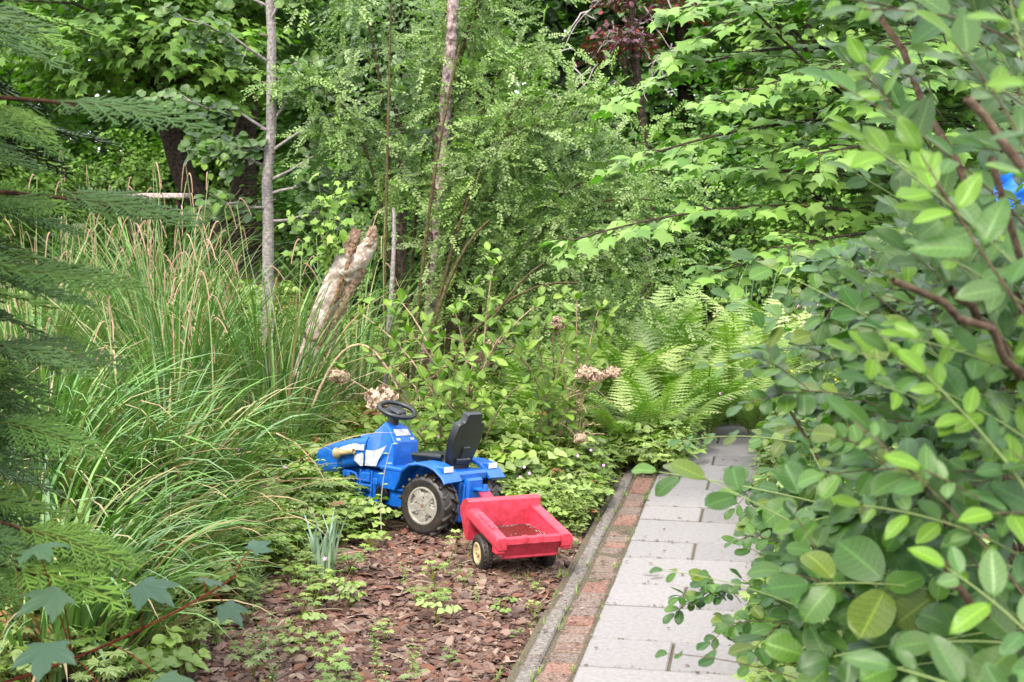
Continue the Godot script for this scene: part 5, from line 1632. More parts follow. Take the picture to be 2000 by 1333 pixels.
func build_cover(r: RandomNumberGenerator) -> void:
	var lime := [lin(0.22, 0.31, 0.06), lin(0.175, 0.265, 0.045), lin(0.27, 0.35, 0.09), lin(0.135, 0.215, 0.04), lin(0.235, 0.305, 0.095)]
	var m := mat("herb_leaf", Color.WHITE, 0.5, {"back": BACK})
	var o := thing("ground_cover", "low leafy weeds covering the beds round the tractor and along the path", "", Vector3.ZERO, "", "stuff")
	var meshes := []
	for k in 3: meshes.append(herb(0, r))
	for k in 3: meshes.append(herb(1, r))
	for k in 2: meshes.append(herb(2, r))
	var X := []
	for i in meshes.size(): X.append([[], []])
	var n := 0
	var tries := 0
	while n < 11500 and tries < 200000:
		tries += 1
		var z := -rng.randf_range(3.9, 13.0)
		var x := rng.randf_range(-0.40, 0.34) * -z
		var t := path_t(x, z)
		var s := path_s(x, z)
		var d := 0.9
		if t > -0.06 and t < 0.84: d = 0.0
		if s > 9.5 and t > -0.6 and t < 0.9: d = 0.6
		if s > 7.6 and s < 9.6 and t > 0.48 and t < 0.9: d = 0.35 + 0.5 * smooth(7.8, 8.6, s)
		if t <= -0.06: d = 0.75 if z > -9.0 else 0.15
		if x < -1.05 and z < -5.0 and z > -10.0: d *= 0.35
		if x < -0.9 and z >= -5.0: d *= 0.12
		var bk := bark(x, z)
		d *= lerpf(1.0, 0.055 + 0.10 * smooth(-5.8, -6.3, z), bk)
		if bk > 0.5 and noise.get_noise_2d(x * 90.0, z * 90.0) < 0.05: d *= 0.35
		# bare ground under the tractor and the trailer
		var lt: Vector3 = tractor_xf.affine_inverse() * Vector3(x, 0.05, z)
		if absf(lt.x) < 0.24 and lt.z > -0.62 and lt.z < 0.2: d *= 0.0
		if lt.x < -0.2 and lt.x > -0.5 and absf(lt.z + 0.02) < 0.19: d *= 0.04
		if absf(x - 0.0) < 0.24 and z > -5.95 and z < -5.35: d = 0.0
		if z < -9.2 and x > 0.9: d *= 0.3
		if rng.randf() > d * (1.0 if z > -8.5 else 0.55): continue
		n += 1
		var h := 0.07 + 0.07 * rng.randf()
		if bk < 0.3:
			h = 0.13 + 0.11 * rng.randf() + 0.08 * smooth(-6.0, -7.5, z) * rng.randf()
			if x < -0.75 and x > -1.3 and z > -6.4: h *= 0.9
		var near_edge := smooth(1.25, 0.84, t) * smooth(0.8, 0.84, t)
		h *= lerpf(1.0, 0.6, near_edge)
		if lt.x < -0.2 and lt.x > -0.6 and lt.z > -0.5 and lt.z < -0.15: h = minf(h, 0.17)
		if lt.x < -0.12 and lt.x > -0.45 and lt.z > -0.95 and lt.z < -0.5: h = 0.20 + 0.06 * rng.randf()
		var mi := rng.randi() % meshes.size()
		var pick := noise.get_noise_2d(x * 40.0 + 500.0, z * 40.0)
		if rng.randf() < 0.6: mi = (0 if pick > 0.15 else (3 if pick > -0.2 else 6)) + rng.randi() % 2
		var sc := Vector3(h * rng.randf_range(0.8, 1.15), h, h * rng.randf_range(0.8, 1.15))
		if mi >= 6: sc = Vector3(h * 0.8, h * 1.25, h * 0.8)
		X[mi][0].append(Transform3D(Basis(Vector3.UP, rng.randf() * TAU).scaled_local(sc), Vector3(x, ground_at(x, z) - 0.004, z)))
		var c: Color = lime[rng.randi() % 5]
		if rng.randf() < 0.02: c = lin(0.30, 0.13, 0.06)
		X[mi][1].append(c * rng.randf_range(0.75, 1.2))
	for i in meshes.size(): many("weed_leaves", meshes[i], m, o, X[i][0], X[i][1])
	# small pink flowers of the weeds
	var g := Geo.new()
	for q in 5: g.leaf(1.0, 0.8, 3, 0.1, -0.1, 3, 3, Color.WHITE, Transform3D(Basis(Vector3.UP, TAU * q / 5), Vector3.ZERO))
	var fm := g.mesh()
	var F := []
	var C := []
	for p in [Vector3(0.06, 0.25, -6.55), Vector3(0.085, 0.23, -6.5), Vector3(0.04, 0.19, -6.6), Vector3(0.34, 0.24, -6.9), Vector3(0.41, 0.26, -6.95), Vector3(0.47, 0.20, -6.85), Vector3(-0.38, 0.34, -6.9), Vector3(-1.22, 0.38, -6.0), Vector3(-1.18, 0.30, -5.7), Vector3(-1.02, 0.36, -6.0), Vector3(-0.72, 0.18, -5.1), Vector3(-1.25, 0.42, -6.1), Vector3(1.3, 0.35, -8.4), Vector3(1.38, 0.3, -8.5)]:
		F.append(Transform3D((Basis(Vector3.RIGHT, 0.9) * Basis(Vector3.UP, rng.randf())).scaled_local(Vector3.ONE * 0.009), p)); C.append(lin(0.62, 0.26, 0.58))
	for i in 130:
		var x := rng.randf_range(1.5, 3.2)
		var z := rng.randf_range(-9.2, -13.5)
		F.append(Transform3D((Basis(Vector3.RIGHT, 0.8) * Basis(Vector3.UP, rng.randf())).scaled_local(Vector3.ONE * 0.011), Vector3(x, ground_at(x, z) + rng.randf_range(0.15, 0.5), z))); C.append([lin(0.7, 0.45, 0.62), lin(0.75, 0.6, 0.05), lin(0.7, 0.4, 0.5)][i % 3])
	many("small_flowers", fm, mat("petal", Color.WHITE, 0.6, {"back": Color(0.5, 0.5, 0.5)}), o, F, C)
	# lawn and rough grass beyond the path, tufts in the joints
	var gr := thing("grass", "bright rough grass beyond the end of the path", "", Vector3.ZERO, "", "stuff")
	var tf := []
	for k in 3: tf.append(tuft(r))
	var Y := []
	for k in 3: Y.append([[], []])
	var gc := [lin(0.20, 0.30, 0.055), lin(0.24, 0.33, 0.08), lin(0.16, 0.25, 0.045)]
	for i in 5200:
		var z := -rng.randf_range(8.9, 17.0)
		var x := rng.randf_range(0.13, 0.36) * -z
		if path_t(x, z) > -0.1 and path_s(x, z) < 9.4: continue
		var h := rng.randf_range(0.10, 0.26) if z > -11.5 else rng.randf_range(0.06, 0.14)
		Y[i % 3][0].append(Transform3D(Basis(Vector3.UP, rng.randf() * TAU).scaled_local(Vector3(h * 1.1, h, h * 1.1)), Vector3(x, ground_at(x, z), z)))
		Y[i % 3][1].append(gc[rng.randi() % 3] * rng.randf_range(0.8, 1.2))
	for i in 420:
		var s := rng.randf_range(3.9, 8.6)
		var t: float = [0.605, 0.725, 0.80, 0.83][rng.randi() % 4] + rng.randf_range(-0.012, 0.012)
		if noise.get_noise_2d(s * 120.0, t * 300.0) < 0.0: continue
		var h := rng.randf_range(0.015, 0.05)
		Y[i % 3][0].append(Transform3D(Basis(Vector3.UP, rng.randf() * TAU).scaled_local(Vector3(h * 1.3, h, h * 1.3)), on_path(s, t, -0.004)))
		Y[i % 3][1].append(gc[rng.randi() % 3] * rng.randf_range(0.8, 1.2))
	for i in 300:                                   # thin grass round the trailer's wheels
		var x := rng.randf_range(-0.35, 0.55)
		var z := rng.randf_range(-6.4, -5.3)
		if path_t(x, z) < 0.84: continue
		var h := rng.randf_range(0.02, 0.05)
		Y[i % 3][0].append(Transform3D(Basis(Vector3.UP, rng.randf() * TAU).scaled_local(Vector3(h * 1.3, h, h * 1.3)), Vector3(x, ground_at(x, z), z)))
		Y[i % 3][1].append(gc[rng.randi() % 3])
	for k in 3: many("grass_tufts", tf[k], mat("grass_blade", Color.WHITE, 0.5, {"back": BACK}), gr, Y[k][0], Y[k][1])

func build_small(r: RandomNumberGenerator) -> void:
	# narcissus leaves
	var o := thing("narcissus_clump", "upright clump of pale bluish strap leaves at the edge of the mulch", "plant", Vector3(-0.775, 0, -5.44))
	var m := mat("glaucous_blade", Color.WHITE, 0.5, {"back": Color(0.4, 0.5, 0.3)})
	for i in 24:
		var g := Geo.new()
		var d := Vector3(rng.randf_range(-0.6, 1.0), 0, rng.randf_range(-0.5, 0.6)).normalized()
		blade(g, Vector3(rng.randf_range(-0.045, 0.045), 0, rng.randf_range(-0.03, 0.03)), d, rng.randf_range(0.20, 0.35), rng.randf_range(1.40, 1.54), rng.randf_range(0.018, 0.026), lin(0.30, 0.39, 0.22), lin(0.24, 0.34, 0.27), 9, rng.randf_range(0.08, 0.3))
		var n := part("leaf", g.mesh(), m, o)
	# horsetails
	for q in [[-1.02, -5.55, 0.30, "feathery horsetail leaning at the edge of the sedges"], [-0.98, -5.0, 0.22, "short feathery horsetail rising from the bark mulch"], [-1.22, -5.75, 0.26, "horsetail in front of the sedge blades"]]:
		o = thing("horsetail", q[3], "plant", Vector3(q[0], 0, q[1]))
		var g := Geo.new()
		g.tube(PackedVector3Array([Vector3.ZERO, Vector3(0.0, q[2] * 0.5, 0), Vector3(0.02, q[2], 0)]), 0.0025, 0.0012, 5, Color.WHITE)
		part("stem", g.mesh(), mat("horsetail_stem", lin(0.10, 0.17, 0.05), 0.6), o)
		g = Geo.new()
		for k in 11:
			var y: float = q[2] * (0.3 + 0.66 * k / 10.0)
			for i in 9:
				var a := TAU * i / 9 + k
				var d := Vector3(cos(a), 0.45, sin(a))
				var l := 0.075 * (1.15 - k / 11.0)
				g.tube(PackedVector3Array([Vector3(0, y, 0), Vector3(0, y, 0) + d * l * 0.6, Vector3(0, y + 0.01, 0) + d * l + Vector3(0, -0.01, 0)]), 0.0011, 0.0006, 3, Color.WHITE)
		part("whorls", g.mesh(), mat("horsetail_whorl", lin(0.16, 0.25, 0.08), 0.6, {"back": BACK}), o, Transform3D(), "stuff")
	# irises behind the ferns
	o = thing("iris_clump", "clump of stiff bluish sword leaves beyond the ferns", "plant", Vector3(1.98, ground_at(1.98, -12.0), -12.0))
	for i in 20:
		var g := Geo.new()
		var d := Vector3(rng.randf_range(-1, 1), 0, rng.randf_range(-0.4, 0.4)).normalized()
		blade(g, Vector3(rng.randf_range(-0.45, 0.45), 0, rng.randf_range(-0.1, 0.1)), d, rng.randf_range(0.75, 1.15), rng.randf_range(1.42, 1.53), rng.randf_range(0.03, 0.042), lin(0.10, 0.17, 0.09), lin(0.12, 0.19, 0.10), 7, rng.randf_range(0.05, 0.25))
		part("leaf", g.mesh(), m, o)
	# pink flowering plant on the lawn
	o = thing("pink_flower_plant", "leafy plant covered in small pink blossoms beside the lawn", "plant", Vector3(2.42, ground_at(2.42, -10.5), -10.5))
	var fg := Geo.new()
	for q in 5: fg.leaf(1.0, 0.8, 3, 0.1, -0.3, 3, 3, Color.WHITE, Transform3D(Basis(Vector3.UP, TAU * q / 5), Vector3.ZERO))
	var fm := fg.mesh()
	var pm := mat("pink_petal", lin(0.72, 0.36, 0.52), 0.6, {"back": Color(0.6, 0.4, 0.5)})
	var sg := Geo.new()
	var L := Leaves.new()
	for i in 30:
		var tip := Vector3(rng.randf_range(-0.22, 0.26), rng.randf_range(0.45, 0.85), rng.randf_range(-0.2, 0.2))
		sg.tube(bez(Vector3(tip.x * 0.3, 0, 0), Vector3(tip.x * 0.5, tip.y * 0.5, tip.z), tip, 5), 0.003, 0.0015, 4, Color.WHITE)
		for k in 3:
			part("blossom", fm, pm, o, Transform3D((Basis.from_euler(Vector3(rng.randf_range(0.4, 1.4), rng.randf() * TAU, 0))).scaled_local(Vector3.ONE * rng.randf_range(0.012, 0.02)), tip + rv(0.05)))
		for k in 9:
			L.put(facing((rv() + Vector3(0, 0.2, 0.2)).normalized(), (Vector3(0, 1, 0.4) + rv(0.4)).normalized(), o.position + tip * rng.randf_range(0.1, 0.85), 0.07), rng.randi())
	part("stems", sg.mesh(), mat("green_stem", lin(0.14, 0.18, 0.06), 0.6), o)
	hang(o, "leaf", "leaves", L, ovate_leaves(2, 0.35, 4, 3, r), "flower_leaf", [lin(0.10, 0.18, 0.04), lin(0.13, 0.21, 0.05)], 0.5, BACK, 0)
	# crumbly soil heap
	o = thing("soil_heap", "small heap of dry brown soil and debris in the weeds by the path", "heap", Vector3(0.36, 0, -7.05))
	var g := Geo.new()
	var P := PackedVector3Array()
	for a in 9:
		for b in 18:
			var th := TAU * b / 18
			var rr := a / 8.0
			P.append(Vector3(cos(th) * rr * 0.10, 0.125 * (1.0 - rr * rr) + rng.randf_range(-0.006, 0.006), sin(th) * rr * 0.10))
	P.reverse()
	g.sheet(P, 9, 18, Color.WHITE, true)
	part("heap", g.mesh(), mat("dry_soil", lin(0.24, 0.17, 0.13), 0.95, {"tex": tex(256, 95, 0.08, 4, Color(0.5, 0.48, 0.46), Color(1, 1, 1), 0.3), "tri": 5.0, "world": true}), o)
	# withered scrap on the slab, dead leaf by the wheel
	o = thing("withered_sprig", "shrivelled grey green sprig lying on a slab of the path", "sprig", on_path(5.52, 0.40, 0.004))
	var Q := sprig(12, 0.3, 0.16, 0, Color(0.8, 0.7, 0.5), r)
	for k in 3: part("sprig", Q, mat("withered", lin(0.17, 0.17, 0.12), 0.8), o, Transform3D(Basis(Vector3.UP, 1.2 + k * 0.9).scaled_local(Vector3.ONE * 0.055), Vector3(0.02 * k - 0.02, 0.003, 0.01 * k)))
	# dry straws across the mulch and weeds
	var straw := mat("straw", lin(0.42, 0.33, 0.21), 0.8)
	for i in 26:
		var x := rng.randf_range(-1.25, 0.45)
		var z := rng.randf_range(-6.0, -4.2)
		if path_t(x, z) < 0.8: continue
		var st := thing("dry_straw", "thin dry straw lying on the bark mulch", "straw", Vector3(x, ground_at(x, z) + 0.012, z), "dry straws on the mulch")
		g = Geo.new()
		var a := rng.randf() * TAU
		var l := rng.randf_range(0.06, 0.2)
		g.tube(bez(Vector3.ZERO, Vector3(cos(a) * l * 0.5, 0.02, sin(a) * l * 0.5), Vector3(cos(a + 0.2) * l, 0.012, sin(a + 0.2) * l), 5), 0.0014, 0.001, 4, Color.WHITE)
		part("straw", g.mesh(), straw, st)
	# a weed shoot climbing in front of the tractor's cowl
	o = thing("weed_shoot", "thin pale weed shoot rising in front of the tractor's cowl", "plant", Vector3(-0.60, 0.05, -6.10))
	g = Geo.new()
	P = bez(Vector3(0, 0, 0), Vector3(-0.01, 0.22, 0), Vector3(0.055, 0.40, 0.02), 9)
	g.tube(P, 0.0026, 0.0014, 5, Color.WHITE)
	part("stem", g.mesh(), mat("pale_stem", lin(0.33, 0.30, 0.24), 0.7), o)
	for k in 7:
		g = Geo.new()
		var s := 1.0 if k % 2 == 0 else -1.0
		g.leaf(0.03, 0.014, 0, 0.2, 0.1, 5, 3, Color.WHITE, facing(Vector3(s, 0.2, 0.3), Vector3(0, 1, 0.3), P[2 + k], 1.0))
		part("leaf", g.mesh(), mat("lime_leaf", lin(0.2, 0.27, 0.06), 0.5, {"back": BACK}), o)

# ---------------------------------------------------------------- maple branch on the right
func build_maple_branch(r: RandomNumberGenerator) -> void:
	var barkm := bark_mat("maple_bark", Color(0.13, 0.11, 0.09), Color(0.30, 0.27, 0.22), 101, 0.3, 4.0)
	var o := thing("field_maple", "maple whose leafy branches reach in from the right over the path's end", "tree", Vector3(2.75, 0, -7.6))
	var g := Geo.new()
	g.tube(PackedVector3Array([Vector3(0, -0.1, 0), Vector3(-0.05, 0.8, 0), Vector3(0.02, 1.8, 0), Vector3(0.1, 3.2, 0), Vector3(0.1, 4.6, 0)]), 0.11, 0.04, 12, Color.WHITE, Transform3D(), 0.06)
	part("trunk", g.mesh(), barkm, o)
	var L := Leaves.new()
	# limbs in world metres: start, bend, tip, radius
	var limbs := [[Vector3(2.7, 1.5, -7.4), Vector3(1.85, 1.75, -6.7), Vector3(0.9, 2.65, -6.4), 0.020, 0], [Vector3(2.7, 1.2, -7.4), Vector3(1.5, 1.75, -6.3), Vector3(0.28, 1.37, -6.2), 0.014, 1],
		[Vector3(2.7, 1.9, -7.5), Vector3(1.6, 2.1, -6.9), Vector3(0.60, 1.75, -6.7), 0.016, 1], [Vector3(2.7, 2.1, -7.5), Vector3(1.6, 2.6, -7.2), Vector3(0.62, 2.10, -7.0), 0.016, 1], [Vector3(2.7, 2.4, -7.5), Vector3(1.8, 2.9, -7.0), Vector3(0.85, 2.30, -6.9), 0.016, 1], [Vector3(2.7, 1.1, -7.4), Vector3(1.8, 1.45, -6.6), Vector3(0.98, 1.22, -6.4), 0.014, 1], [Vector3(2.7, 1.3, -7.4), Vector3(2.0, 1.5, -6.4), Vector3(1.2, 1.35, -5.9), 0.014, 1], [Vector3(2.7, 2.7, -7.5), Vector3(2.0, 3.0, -7.0), Vector3(1.15, 2.55, -6.6), 0.015, 1], [Vector3(2.7, 1.7, -7.4), Vector3(2.1, 1.9, -6.3), Vector3(1.3, 1.75, -5.8), 0.014, 1], [Vector3(2.7, 2.2, -7.4), Vector3(2.1, 2.4, -6.4), Vector3(1.45, 2.15, -5.8), 0.014, 1], [Vector3(2.7, 2.9, -7.4), Vector3(2.2, 3.1, -6.5), Vector3(1.5, 2.6, -6.0), 0.014, 1], [Vector3(2.7, 3.3, -7.5), Vector3(1.9, 3.6, -7.2), Vector3(1.0, 3.0, -7.0), 0.014, 1]]
	for k in 16:                                    # lesser limbs between the main ones
		var tipk := Vector3(rng.randf_range(0.75, 1.75), rng.randf_range(1.35, 3.0), rng.randf_range(-7.3, -5.9))
		limbs.append([Vector3(2.7, tipk.y - rng.randf_range(-0.1, 0.5), -7.4), Vector3(2.0, tipk.y + rng.randf_range(0.0, 0.35), tipk.z - 0.3), tipk, 0.010, 1])
	for q in limbs:
		var P := bez(q[0] - o.position, q[1] - o.position, q[2] - o.position, 16)
		g = Geo.new()
		g.tube(P, q[3] * 0.85, 0.004, 8, Color.WHITE)
		part("limb", g.mesh(), barkm, o)
		var tg := Geo.new()
		for i in range(3, 16):
			for s: float in [-1.0, 1.0]:
				if rng.randf() < (0.45 if q[4] == 0 and i < 12 else 0.05): continue
				var tan := (P[i] - P[i - 1]).normalized()
				var side := tan.cross(Vector3.UP).normalized() * s
				var len := rng.randf_range(0.12, 0.34) * (1.15 - 0.5 * i / 15.0)
				var e := P[i] + (side * 0.75 + tan * 0.7).normalized() * len + Vector3(0, rng.randf_range(-0.07, 0.04), 0)
				tg.tube(PackedVector3Array([P[i], P[i].lerp(e, 0.5) + Vector3(0, 0.012, 0), e]), 0.0035, 0.0015, 4, Color.WHITE)
				var nl := 4 + int(len * 20.0)
				for k in nl:
					var t := (k + 0.6) / nl
					var p := P[i].lerp(e, t)
					var ls := 1.0 if k % 2 == 0 else -1.0
					var td := (e - P[i]).normalized()
					var ld := (td * 0.5 + td.cross(Vector3.UP).normalized() * ls * 0.85 + Vector3(0, -0.28, 0.1) + rv(0.3)).normalized()
					if k == nl - 1: ld = (td + Vector3(0, -0.3, 0)).normalized()
					var sz := rng.randf_range(0.055, 0.095)
					L.put(facing(ld, (Vector3(-0.1, 0.85, 0.35) + rv(0.32)).normalized(), o.position + p + ld * sz * 0.35, sz), (1 if rng.randf() < 0.5 else rng.randi()))
		part("twigs", tg.mesh(), barkm, o)
	hang(o, "leaf", "leaves", L, maple_leaves(r), "field_maple_leaf", [lin(0.105, 0.185, 0.040), lin(0.13, 0.22, 0.050), lin(0.165, 0.25, 0.075), lin(0.08, 0.15, 0.045)], 0.45, Color(0.56, 0.8, 0.22), 300)

# ---------------------------------------------------------------- cypress on the left
func spray(r: RandomNumberGenerator) -> ArrayMesh:                # flat fan of scale leaves, 1 long
	var g := Geo.new()
	var P := bez(Vector3.ZERO, Vector3(0, 0.05, -0.5), Vector3(r.randf_range(-0.08, 0.08), -0.06, -1.0), 12)
	g.tube(P, 0.011, 0.004, 3, Color(0.9, 0.62, 0.4), Transform3D())
	for i in 18:
		var t := 0.06 + 0.94 * i / 17.0
		var f := t * 10.9
		var k := int(f)
		var p := P[k].lerp(P[k + 1], f - k)
		var s := 1.0 if i % 2 == 0 else -1.0
		var l := (0.36 * (1.0 - t) + 0.07) * r.randf_range(0.75, 1.1) * smooth(-0.1, 0.25, t)
		var d := Vector3(s * 0.72, r.randf_range(-0.12, 0.12), -0.72).normalized()
		var e := p + d * l + Vector3(0, -0.10 * l, -0.1 * l)
		var kk := r.randf_range(0.8, 1.1)
		var lo := Color(kk, kk, kk)
		var hi := Color(kk * 1.35, kk * 1.3, kk * 1.0)
		var Q := bez(p, p + d * l * 0.5 + Vector3(0, 0.02 * l, 0), e, 4)
		g.tube(Q, 0.0105, 0.006, 3, lo)
		var n := int(l / 0.05)
		for j in n:
			var u := (j + 0.8) / (n + 0.4)
			var b := Q[mini(int(u * 3), 2)].lerp(Q[mini(int(u * 3) + 1, 3)], fposmod(u * 3.0, 1.0))
			for s2: float in [-1.0, 1.0]:
				var sd := d.cross(Vector3.UP).normalized() * s2
				var l2 := (0.10 * (1.0 - u) + 0.045) * r.randf_range(0.8, 1.15)
				var e2 := b + (d * 0.8 + sd * 0.6).normalized() * l2 + Vector3(0, r.randf_range(-0.012, 0.012), 0)
				g.tube(PackedVector3Array([b, b.lerp(e2, 0.6), e2]), 0.0100, 0.0045, 3, lo.lerp(hi, 0.3 + 0.7 * u * t))
	return g.mesh()

func build_conifer(r: RandomNumberGenerator) -> void:
	var o := thing("cypress_tree", "dark green cypress whose feathery sprays fill the left edge", "tree", Vector3(-1.75, 0, -2.9))
	var barkm := bark_mat("cypress_bark", Color(0.13, 0.09, 0.07), Color(0.34, 0.24, 0.18), 111, 0.5, 4.0)
	var g := Geo.new()
	g.tube(PackedVector3Array([Vector3(0, -0.1, 0), Vector3(0.02, 1.0, 0), Vector3(0, 2.0, 0), Vector3(0, 3.6, 0)]), 0.11, 0.03, 12, Color.WHITE, Transform3D(), 0.06)
	part("trunk", g.mesh(), barkm, o)
	var sp := []
	for k in 4: sp.append(spray(r))
	var L := Leaves.new()
	# named long branches first, then the mass: tip x, y, z
	var tips := [[-0.63, 1.73, -2.6], [-0.62, 1.545, -2.6], [-0.80, 1.43, -2.65], [-0.80, 1.26, -2.6], [-0.72, 0.90, -2.5], [-0.74, 0.86, -2.45], [-0.80, 1.10, -2.6], [-0.92, 1.93, -2.6]]
	for i in 92:
		tips.append([rng.randf_range(-1.28, -1.0), lerpf(0.72, 2.25, (i + rng.randf()) / 92.0), rng.randf_range(-3.25, -2.1)])
	for q in tips:
		var tip := Vector3(q[0], q[1], q[2]) - o.position
		if tip.z > 0.55: tip.x -= 0.06
		var a := Vector3(0, tip.y - 0.10 + rng.randf_range(-0.1, 0.1), tip.z * 0.15)
		var P := bez(a, a.lerp(tip, 0.55) + Vector3(0, 0.10, 0), tip - (tip - a).normalized() * 0.16, 8)
		g = Geo.new()
		g.tube(P, 0.010, 0.003, 5, Color.WHITE)
		part("branch", g.mesh(), barkm, o)
		var tan := (P[7] - P[5]).normalized()
		L.put(facing(tan, (Vector3(0, 1, 0.25) + rv(0.25)).normalized(), o.position + P[6], rng.randf_range(0.24, 0.34)), rng.randi())
		for k in 5:
			var i := 3 + k % 4
			var sd := tan.cross(Vector3.UP).normalized() * (1.0 if k % 2 == 0 else -1.0)
			var d := (tan * 0.8 + sd * rng.randf_range(0.3, 0.7) + Vector3(0, rng.randf_range(-0.3, 0.1), 0)).normalized()
			L.put(facing(d, (Vector3(0, 1, 0.35) + rv(0.35)).normalized(), o.position + P[i] + rv(0.015), rng.randf_range(0.17, 0.30)), rng.randi())
	hang(o, "spray", "inner_sprays", L, sp, "cypress_spray", [lin(0.030, 0.066, 0.014), lin(0.038, 0.078, 0.016), lin(0.068, 0.125, 0.02), lin(0.036, 0.068, 0.022)], 0.75, Color(0.16, 0.26, 0.08), 300)

# ---------------------------------------------------------------- dark lobed leaves at the lower left
func build_left_twig(r: RandomNumberGenerator) -> void:
	var lobe := []
	for k in 3: lobe.append(lobed([[-108, 0.55], [-54, 0.88], [0, 1.0], [52, 0.86], [110, 0.52]], 0.46, 0.92, 0.05, 0.18 + 0.12 * k, 0.25, r, 17.0, false))
	var o := thing("lobed_leaf_branch", "low branch with a red brown stem and dull blue green lobed leaves", "branch", Vector3(-1.35, 0.55, -2.35))
	var redm := bark_mat("red_stem", Color(0.20, 0.07, 0.05), Color(0.38, 0.16, 0.12), 121, 0.05, 8.0)
	var g := Geo.new()
	var main := bez(Vector3(-1.35, 0.62, -2.3), Vector3(-0.85, 0.66, -2.3), Vector3(-0.555, 0.80, -2.65), 14)
	var P := PackedVector3Array()
	for p in main: P.append(p - o.position)
	g.tube(P, 0.0042, 0.0018, 7, Color.WHITE)
	part("stem", g.mesh(), redm, o)
	var L := Leaves.new()
	# leaf positions in world metres: place, pointing direction, upper side, size
	var lv := [[Vector3(-0.775, 0.815, -2.2), Vector3(0.1, -0.35, 1), Vector3(0, 0.9, 0.45), 0.098], [Vector3(-0.69, 0.845, -2.45), Vector3(0.8, -0.1, 0.5), Vector3(0.05, 0.95, 0.3), 0.10], [Vector3(-0.63, 0.70, -2.35), Vector3(0.7, -0.3, 0.6), Vector3(0, 0.9, 0.4), 0.095], [Vector3(-0.61, 0.80, -2.62), Vector3(0.4, -0.1, -0.6), Vector3(-0.1, 0.95, 0.35), 0.075], [Vector3(-0.57, 0.755, -2.62), Vector3(0.7, -0.4, 0.5), Vector3(0.2, 0.9, 0.3), 0.07], [Vector3(-0.80, 0.86, -2.35), Vector3(-0.5, 0.0, 0.6), Vector3(0, 0.95, 0.35), 0.10], [Vector3(-0.72, 0.70, -2.3), Vector3(0.2, -0.8, 0.5), Vector3(-0.3, 0.3, 0.9), 0.08], [Vector3(-0.88, 0.74, -2.2), Vector3(-0.4, -0.3, 0.8), Vector3(0, 0.9, 0.5), 0.10], [Vector3(-0.86, 0.93, -2.4), Vector3(0.3, 0.1, 0.5), Vector3(0, 0.9, 0.4), 0.09], [Vector3(-0.78, 0.69, -2.1), Vector3(0.3, -0.3, 0.8), Vector3(0, 0.9, 0.4), 0.09], [Vector3(-0.54, 0.83, -2.75), Vector3(0.5, 0.3, -0.5), Vector3(0, 0.9, 0.4), 0.06], [Vector3(-0.92, 0.83, -2.3), Vector3(-0.6, -0.2, 0.5), Vector3(0.1, 0.9, 0.4), 0.1]]
	var k := 0
	for q in lv:
		L.put(facing(q[1], q[2].normalized(), q[0], q[3] * 0.86), k)
		var near: Vector3 = main[0]
		for p in main:
			if p.distance_to(q[0]) < near.distance_to(q[0]): near = p
		g = Geo.new()
		g.tube(bez(near - o.position, (near.lerp(q[0], 0.5) - o.position) + Vector3(0, 0.02, 0), q[0] - o.position, 5), 0.0015, 0.0011, 5, Color.WHITE)
		part("leaf_stalk", g.mesh(), redm, o)
		k += 1
	hang(o, "leaf", "leaves", L, lobe, "dark_lobed_leaf", [lin(0.026, 0.055, 0.036), lin(0.023, 0.05, 0.034), lin(0.032, 0.062, 0.036)], 0.6, Color(0.35, 0.5, 0.2), 40)

# ---------------------------------------------------------------- shrubs on the right
func shoot(o: Node3D, L: Leaves, a: Vector3, ctrl: Vector3, tip: Vector3, pairs: int, size: float, r0: float, stemm: Material, from := 0.3, flatness := 0.7, light := Vector3(-0.1, 0.9, 0.4), tip_pick := -1) -> void:
	# one leafy shoot in world metres, leaves in opposite pairs
	var P := bez(a, ctrl, tip, 14)
	var Q := PackedVector3Array()
	for p in P: Q.append(p - o.position)
	var g := Geo.new()
	g.tube(Q, r0 * 0.7, 0.0009, 6, Color.WHITE)
	part("shoot", g.mesh(), stemm, o)
	for i in pairs:
		var t := from + (1.0 - from) * (i + 0.6) / pairs
		var f := t * 12.99
		var k := mini(int(f), 12)
		var p := P[k].lerp(P[k + 1], f - k)
		var tan := (P[k + 1] - P[k]).normalized()
		var side := tan.cross(light).normalized()
		var sz := size * rng.randf_range(0.6, 1.25) * (0.75 + 0.25 * sin(PI * minf(1.0, (i + 1.0) / pairs)))
		for s: float in [-1.0, 1.0]:
			var d := (side * s * flatness + tan * 0.65 + rv(0.22) + Vector3(0, -0.08, 0)).normalized()
			L.put(facing(d, (light + rv(0.38)).normalized(), p, sz), tip_pick if tip_pick >= 0 and i > pairs - 3 else rng.randi())
	L.put(facing((P[13] - P[12]).normalized(), (light + rv(0.2)).normalized(), tip, size * 0.8), tip_pick if tip_pick >= 0 else rng.randi())

